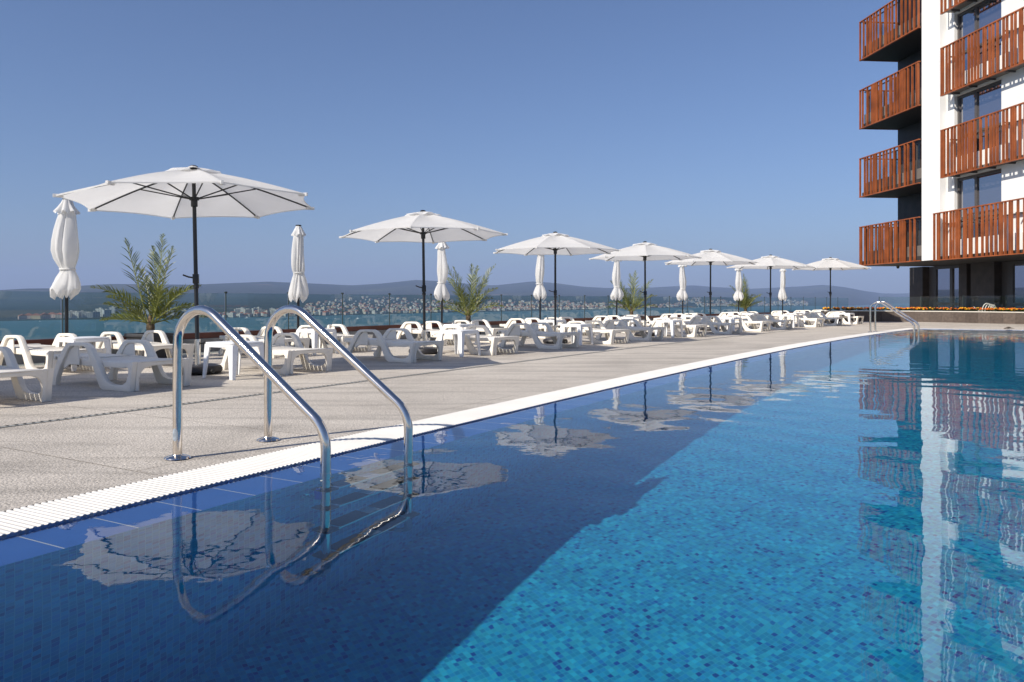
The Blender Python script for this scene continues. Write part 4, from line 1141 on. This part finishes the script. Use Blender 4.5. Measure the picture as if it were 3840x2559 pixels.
# ------------------------------------------------------------------ bay, hills, town
SEA = -39.2
mb = MB(); g_ = 14500
mb.add([(-g_,-2000,SEA),(g_,-2000,SEA),(g_,g_,SEA),(-g_,g_,SEA)], [(0,1,2,3)]); tag(mb.build('sea', M['sea'], fix=False), kind='structure')
shore_x = [-2600,-600,0,267,600,784,1090,1416,1560,1700,1850,1960,2060,2300,4600]
shore_y = [742,741,739,734,729,725,717,711,707,705.3,704,702.5,698,697,697]
rid_x = [-2600,-1200,-600,-250,0,60,120,200,258,445,551,617,723,784,813,876,956,1023,1106,1140,1223,1273,1340,1390,1487,1590,1643,1721,1768,1831,1893,1940,1987,2028,2060,2120,2400,4600]
rid_y = [640,648,655,664,667,663.5,663,656,653,654.5,650,647.5,652,655,656,652,643.5,647,655.5,656,647,650.5,659,662,661.5,656,660,664,662,659,655,660,669,674.5,675,673,672,668]
ax_ = [-2600,0,800,1416,1850,2060,4600]; aa_ = [2.2,2.2,2.2,1.4,.75,.16,.16]
def nz(x, y):
    return (math.sin(x*.0031+1.3*math.sin(y*.0017))+.6*math.sin(y*.0043+x*.0021+2)+.4*math.sin(x*.0091-y*.0052+.5)+.3*math.sin(y*.013+x*.011))/2.3
def terr(x, t):
    ys = np.interp(x, shore_x, shore_y); yr = np.interp(x, rid_x, rid_y); a = np.interp(x, ax_, aa_)
    Ys = F*(EYE-SEA)/(ys-HY); Y = Ys*(1+a*t); k = (x-HX)/F
    tt = min(t, 1.)
    y = ys + (yr-ys)*(.55*tt+.45*tt**.62) if x > 480 else ys+(yr-ys)*(tt**.85)
    z = EYE + (HY-y)/F*Y
    if t > 1: z -= (t-1)*450
    X = k*Y
    z += nz(X, Y)*min(t*3, 1)*(1-tt)**.7*22*min(1, Ys/2500)
    return X, Y, max(z, SEA-.6) if t > 0 else SEA-.6
xs = list(np.arange(-2600, 0, 40))+list(np.arange(0, 2120, 9))+list(np.arange(2120, 4601, 40)); ts = [0,.008,.02,.04,.07,.1,.14,.18,.23,.28,.34,.4,.47,.54,.62,.7,.78,.86,.93,1.0,1.15,1.4]
vs = [terr(x, t) for x in xs for t in ts]; m_ = len(ts)
fs = [(i*m_+j, (i+1)*m_+j, (i+1)*m_+j+1, i*m_+j+1) for i in range(len(xs)-1) for j in range(m_-1)]
mb = MB(); mb.add(vs, fs, True); tag(mb.build('hills', M['hills'], fix=False, sharp=180), kind='structure')

def facade_mat(name, c, win=(.10,.10,.12)):
    m = mat(name, c, .8); nt = m.node_tree; b = nt.nodes['Principled BSDF']
    tc = N(nt, 'ShaderNodeTexCoord'); sp = N(nt, 'ShaderNodeSeparateXYZ'); nt.links.new(tc.outputs['Object'], sp.inputs[0])
    fz = math_(nt, 'FRACT', math_(nt, 'DIVIDE', sp.outputs[2], 3.0)); fx = math_(nt, 'FRACT', math_(nt, 'DIVIDE', math_(nt, 'ADD', sp.outputs[0], sp.outputs[1]), 3.4))
    g = math_(nt, 'MULTIPLY', math_(nt, 'GREATER_THAN', fz, .42), math_(nt, 'GREATER_THAN', fx, .5))
    nt.links.new(mixc(nt, g, c, win), b.inputs['Base Color']); return m
WALLS = [facade_mat('town_wall_'+n, c) for n, c in (('white',(.52,.50,.46)),('cream',(.50,.43,.33)),('ochre',(.58,.44,.24)),('pink',(.55,.38,.32)),('grey',(.40,.40,.40)))]
ROOFS = [mat('town_roof_'+n, c, .85, var=.2, scale=.3) for n, c in (('terracotta',(.34,.11,.06)),('brown',(.22,.10,.07)),('pale',(.45,.42,.38)))]
def house_mb(wd, dp, h, kind, mb=None, Mx=None):
    mb = mb or MB(); wm = mb.m
    Mx = Mx or Matrix.Identity(4)
    mb.box((-wd/2,-dp/2,-3),(wd/2,dp/2,h), Mx)
    e = .35
    def T(l): return [Mx @ Vector(p) for p in l]
    if kind == 'gable':
        r_ = wd*.24; mb.m = wm+1
        mb.add(T([(-wd/2-e,-dp/2-e,h),(wd/2+e,-dp/2-e,h),(wd/2+e,dp/2+e,h),(-wd/2-e,dp/2+e,h),(0,-dp/2-e,h+r_),(0,dp/2+e,h+r_)]), [(0,4,5,3),(1,2,5,4),(0,1,4),(2,3,5),(0,3,2,1)])
    elif kind == 'hip':
        r_ = wd*.22; mb.m = wm+1
        mb.add(T([(-wd/2-e,-dp/2-e,h),(wd/2+e,-dp/2-e,h),(wd/2+e,dp/2+e,h),(-wd/2-e,dp/2+e,h),(0,-dp*.12,h+r_),(0,dp*.12,h+r_)]), [(0,1,4),(1,2,5,4),(2,3,5),(3,0,4,5),(0,3,2,1)])
    else:
        mb.m = wm+1; mb.box((-wd/2,-dp/2,h+.01),(wd/2,dp/2,h+.5), Mx); mb.box((-wd*.15,-dp*.2,h+.51),(wd*.15,dp*.2,h+2.6), Mx)
    mb.m = wm
    return mb
trnd = random.Random(77)
def spot(x, up):      # ground point `up` rows above the shore at column x
    lo, hi = 0., 1.
    ys = np.interp(x, shore_x, shore_y)
    for _ in range(18):
        t = (lo+hi)/2; X, Y, Z = terr(x, t); yy = HY-(Z-EYE)/Y*F
        if ys-yy < up: lo = t
        else: hi = t
    return terr(x, lo)
# hotel blocks along the left shore
hotels = [(52,4,16,9,'gable',3,0),(66,5,24,8,'gable',3,0),(84,4,20,9,'gable',2,0),(103,5,22,9,'gable',3,0),(120,6,18,10,'gable',3,0),(137,5,18,10,'hip',1,0),
 (152,5,20,14,'flat',0,2),(164,6,16,17,'flat',1,2),(176,5,14,15,'flat',0,2),(189,6,18,16,'flat',0,2),(202,5,22,13,'flat',4,2),(218,5,20,15,'flat',4,2),(231,7,18,22,'flat',0,2),
 (246,5,16,20,'flat',4,2),(260,6,14,26,'flat',4,2),(268,6,8,27,'flat',1,2),(288,6,7,24,'flat',2,2),(297,6,16,23,'flat',2,2),(309,6,9,26,'flat',1,2),(322,7,18,28,'flat',2,2),
 (338,6,14,22,'flat',4,2),(352,7,12,23,'flat',2,2),(365,6,16,19,'flat',4,2),(378,7,12,24,'flat',3,2),(393,6,16,20,'flat',4,2),(405,6,8,24,'flat',2,2),(425,6,16,16,'flat',1,2),(446,6,20,14,'flat',4,2),(468,6,18,13,'flat',0,2),
 (545,6,14,17,'flat',0,2),(556,7,16,19,'flat',0,2),(570,6,18,16,'flat',1,2),(586,7,14,18,'flat',0,2),(600,6,16,15,'flat',1,2)]
nm = {0:'white',1:'cream',2:'ochre yellow',3:'pinkish',4:'grey'}
for i, (x, up_, wd, h, kd, wm, rm) in enumerate(hotels):
    X, Y, Z = spot(x, up_)
    o = house_mb(wd*.95, 12, h*.8, kd).build('hotel', [WALLS[wm], ROOFS[rm]])
    o.location = (X,Y,Z); o.rotation_euler = (0,0,trnd.uniform(-.3,.5)-math.atan2(X,Y)*.6)
    lo_ = 'behind the slim first closed parasol' 
    where = 'left of the baggy parasol' if x < 150 else ('between baggy parasol and big palm' if x < 300 else ('behind the big palm' if x < 430 else 'right of the nearest parasol pole'))
    tag(o, 'distant %s %s across the bay %s' % (nm[wm], 'red roofed hotel' if kd != 'flat' else ('tower block' if h > 21 else 'hotel block'), where), 'hotel', 'hotels on the far shore')
# hillside town: the nearest houses one by one, the rest as one mass
def dens(x):
    return np.interp(x, [440,500,560,640,700,760,820,900,960,1020,1100,1200,1300,1400,1440], [3,6,9,13,22,32,40,36,32,26,22,21,18,12,5])
cand = []
for k in range(1250):
    x = trnd.uniform(450, 1440)
    if trnd.random() > np.interp(x, [450,600,720,1000,1440], [.35,.5,1,1,.9]): continue
    top = dens(x); u = top*trnd.random()**1.35+1.2
    cand.append((x, u, spot(x, u)))
for (x0, x1, n_, tp) in ((1488,1560,46,7),(1550,1610,60,26),(1600,1700,95,15),(1742,1770,24,9),(1770,1860,80,13)):
    for k in range(n_):
        x = trnd.uniform(x0, x1); tpx = tp*(1-.45*abs(2*(x-x0)/(x1-x0)-1))
        u = tpx*trnd.random()+1
        if x1 == 1610: u = 6+trnd.random()*20*((x-x0)/(x1-x0))
        cand.append((x, u, spot(x, u)))
cand.sort(key=lambda c: c[2][1])
variants = []
for wm, rm, kd, wd, dp, h in ((0,0,'hip',12,11,7.5),(0,0,'gable',11,13,8),(1,0,'hip',14,12,9),(0,2,'flat',16,12,11),(3,0,'hip',13,12,8),(1,2,'flat',18,13,14),(0,1,'gable',10,12,7),(2,0,'hip',12,12,8),(4,0,'gable',12,12,8)):
    variants.append((wm, rm, kd, wd, dp, h))
protos = {}
rest = MB(); restm = []
for i, (x, u, (X, Y, Z)) in enumerate(cand):
    vi = trnd.choices(range(9), [20,14,12,14,9,7,8,6,5])[0]; wm, rm, kd, wd, dp, h = variants[vi]
    rz = trnd.uniform(-.9,.9)-math.atan2(X,Y)*.5
    if i < 296:
        if vi in protos: o = protos[vi].copy(); col.objects.link(o)
        else: o = protos[vi] = house_mb(wd, dp, h, kd).build('house', [WALLS[wm], ROOFS[rm]])
        o.location = (X,Y,Z); o.rotation_euler = (0,0,rz); s_ = trnd.uniform(.5,.85); o.scale = (s_,s_,s_*trnd.uniform(.85,1.15))
        rn = {0:'terracotta roof',1:'brown roof',2:'flat pale roof'}[rm]
        tag(o, 'small distant %s house with %s in the hillside town across the bay' % (nm[wm], rn), 'house', 'houses of the hillside town')
    else:
        s_ = trnd.uniform(.5,.85)*(1.0+max(0, (Y-3000))/9000)
        rest.m = [0,2,4,6,8][[0,1,2,3,4].index(wm)] if False else wm*2
        house_mb(wd, dp, h, kd, rest, Matrix.Translation((X,Y,Z)) @ Matrix.Rotation(rz,4,'Z') @ Matrix.Scale(s_,4))
rm_ = []
for q in range(5): rm_ += [WALLS[q], ROOFS[2] if q in (4,) else ROOFS[0]]
tag(rest.build('far_town', rm_, fix=False), 'far part of the hillside town reading as one pale mass across the bay', 'town', kind='stuff')

# boats on the bay
def boat(kind):
    root = empty('boat'); L = 7.
    mb = MB(); st = [(-.5,.9),(-.2,1.1),(.15,1.0),(.38,.6),(.5,.05)]; vs = []; fs = []
    for (x, y) in st: vs += [(x*L,-y,1.0),(x*L,-y*.6,-.2),(x*L,y*.6,-.2),(x*L,y,1.0)]
    for i in range(len(st)-1):
        q = 4*i
        for a in range(3): fs.append((q+a,q+4+a,q+5+a,q+1+a))
        fs.append((q+3,q+7,q+4,q))
    fs += [(0,1,2,3),(16,19,18,17)]
    mb.add(vs, fs); mb.build('hull', M['white_wall'], root)
    mb = MB()
    if kind == 'sail':
        mb.tube([(0,0,1),(0,0,13)], .09, 6); mb.build('mast', M['frame'], root)
        mb = MB(); mb.add([(-3.2,0,2),(-.1,.1,2),(-.1,0,12.6),(-1.5,.25,6)], [(0,1,2,3)]); mb.build('sail', M['cloth'], root, fix=False)
    else:
        mb.box((-1.6,-.7,1.01),(.8,.7,2.3)); mb.build('cabin', M['white_wall'], root, bevel=.1)
    return root
bm_, bs_ = boat('motor'), boat('sail')
BTS = [(568,732,'m','white motor boat on the bay between the two handrails',1.5,.3),(752,732.6,'m','white boat on the bay beside the right handrail, leftmost of a string of four',.8,.9),(770.5,732.8,'m','second white boat of the string of four on the bay',.7,.2),
       (803,732.7,'m','third white boat of the string of four, right of a railing post',.75,.5),(822,732.8,'m','rightmost white boat of the string of four on the bay',.8,-.4),(92,740,'m','small white boat near the shore left of the baggy closed parasol',.7,.5),
       (232,737,'m','small white boat near the shore left of the big palm',.8,-.2),(1605.6,707.5,'s','white sailing boat far out left of the fifth open parasol pole',1.6,.3)]
u1 = {'m':0,'s':0}
for (x, y, kd, lab, s_, rz) in BTS:
    pr_ = bm_ if kd == 'm' else bs_
    o = pr_ if not u1[kd] else copy_tree(pr_); u1[kd] = 1
    Y = F*(EYE-SEA)/(y-HY); o.location = ((x-HX)/F*Y, Y, SEA+.05); o.scale = (s_,)*3; o.rotation_euler = (0,0,rz); tag(o, lab, 'boat', 'boats on the bay')

# ------------------------------------------------------------------ hazy air
mb = MB(); q = 15500
mb.box((-q,-2500,SEA-1.5),(q,q,560))
hz = mb.build('haze', bpy.data.materials.new('hazy_air')); hm = hz.data.materials[0]; hm.use_nodes = True; nt = hm.node_tree
nt.nodes.remove(nt.nodes['Principled BSDF']); v = nt.nodes.new('ShaderNodeVolumePrincipled')
v.inputs['Color'].default_value = (.50,.65,1.0,1); v.inputs['Density'].default_value = .00011; v.inputs['Anisotropy'].default_value = .0
nt.links.new(v.outputs[0], nt.nodes['Material Output'].inputs['Volume'])
tag(hz, kind='stuff')
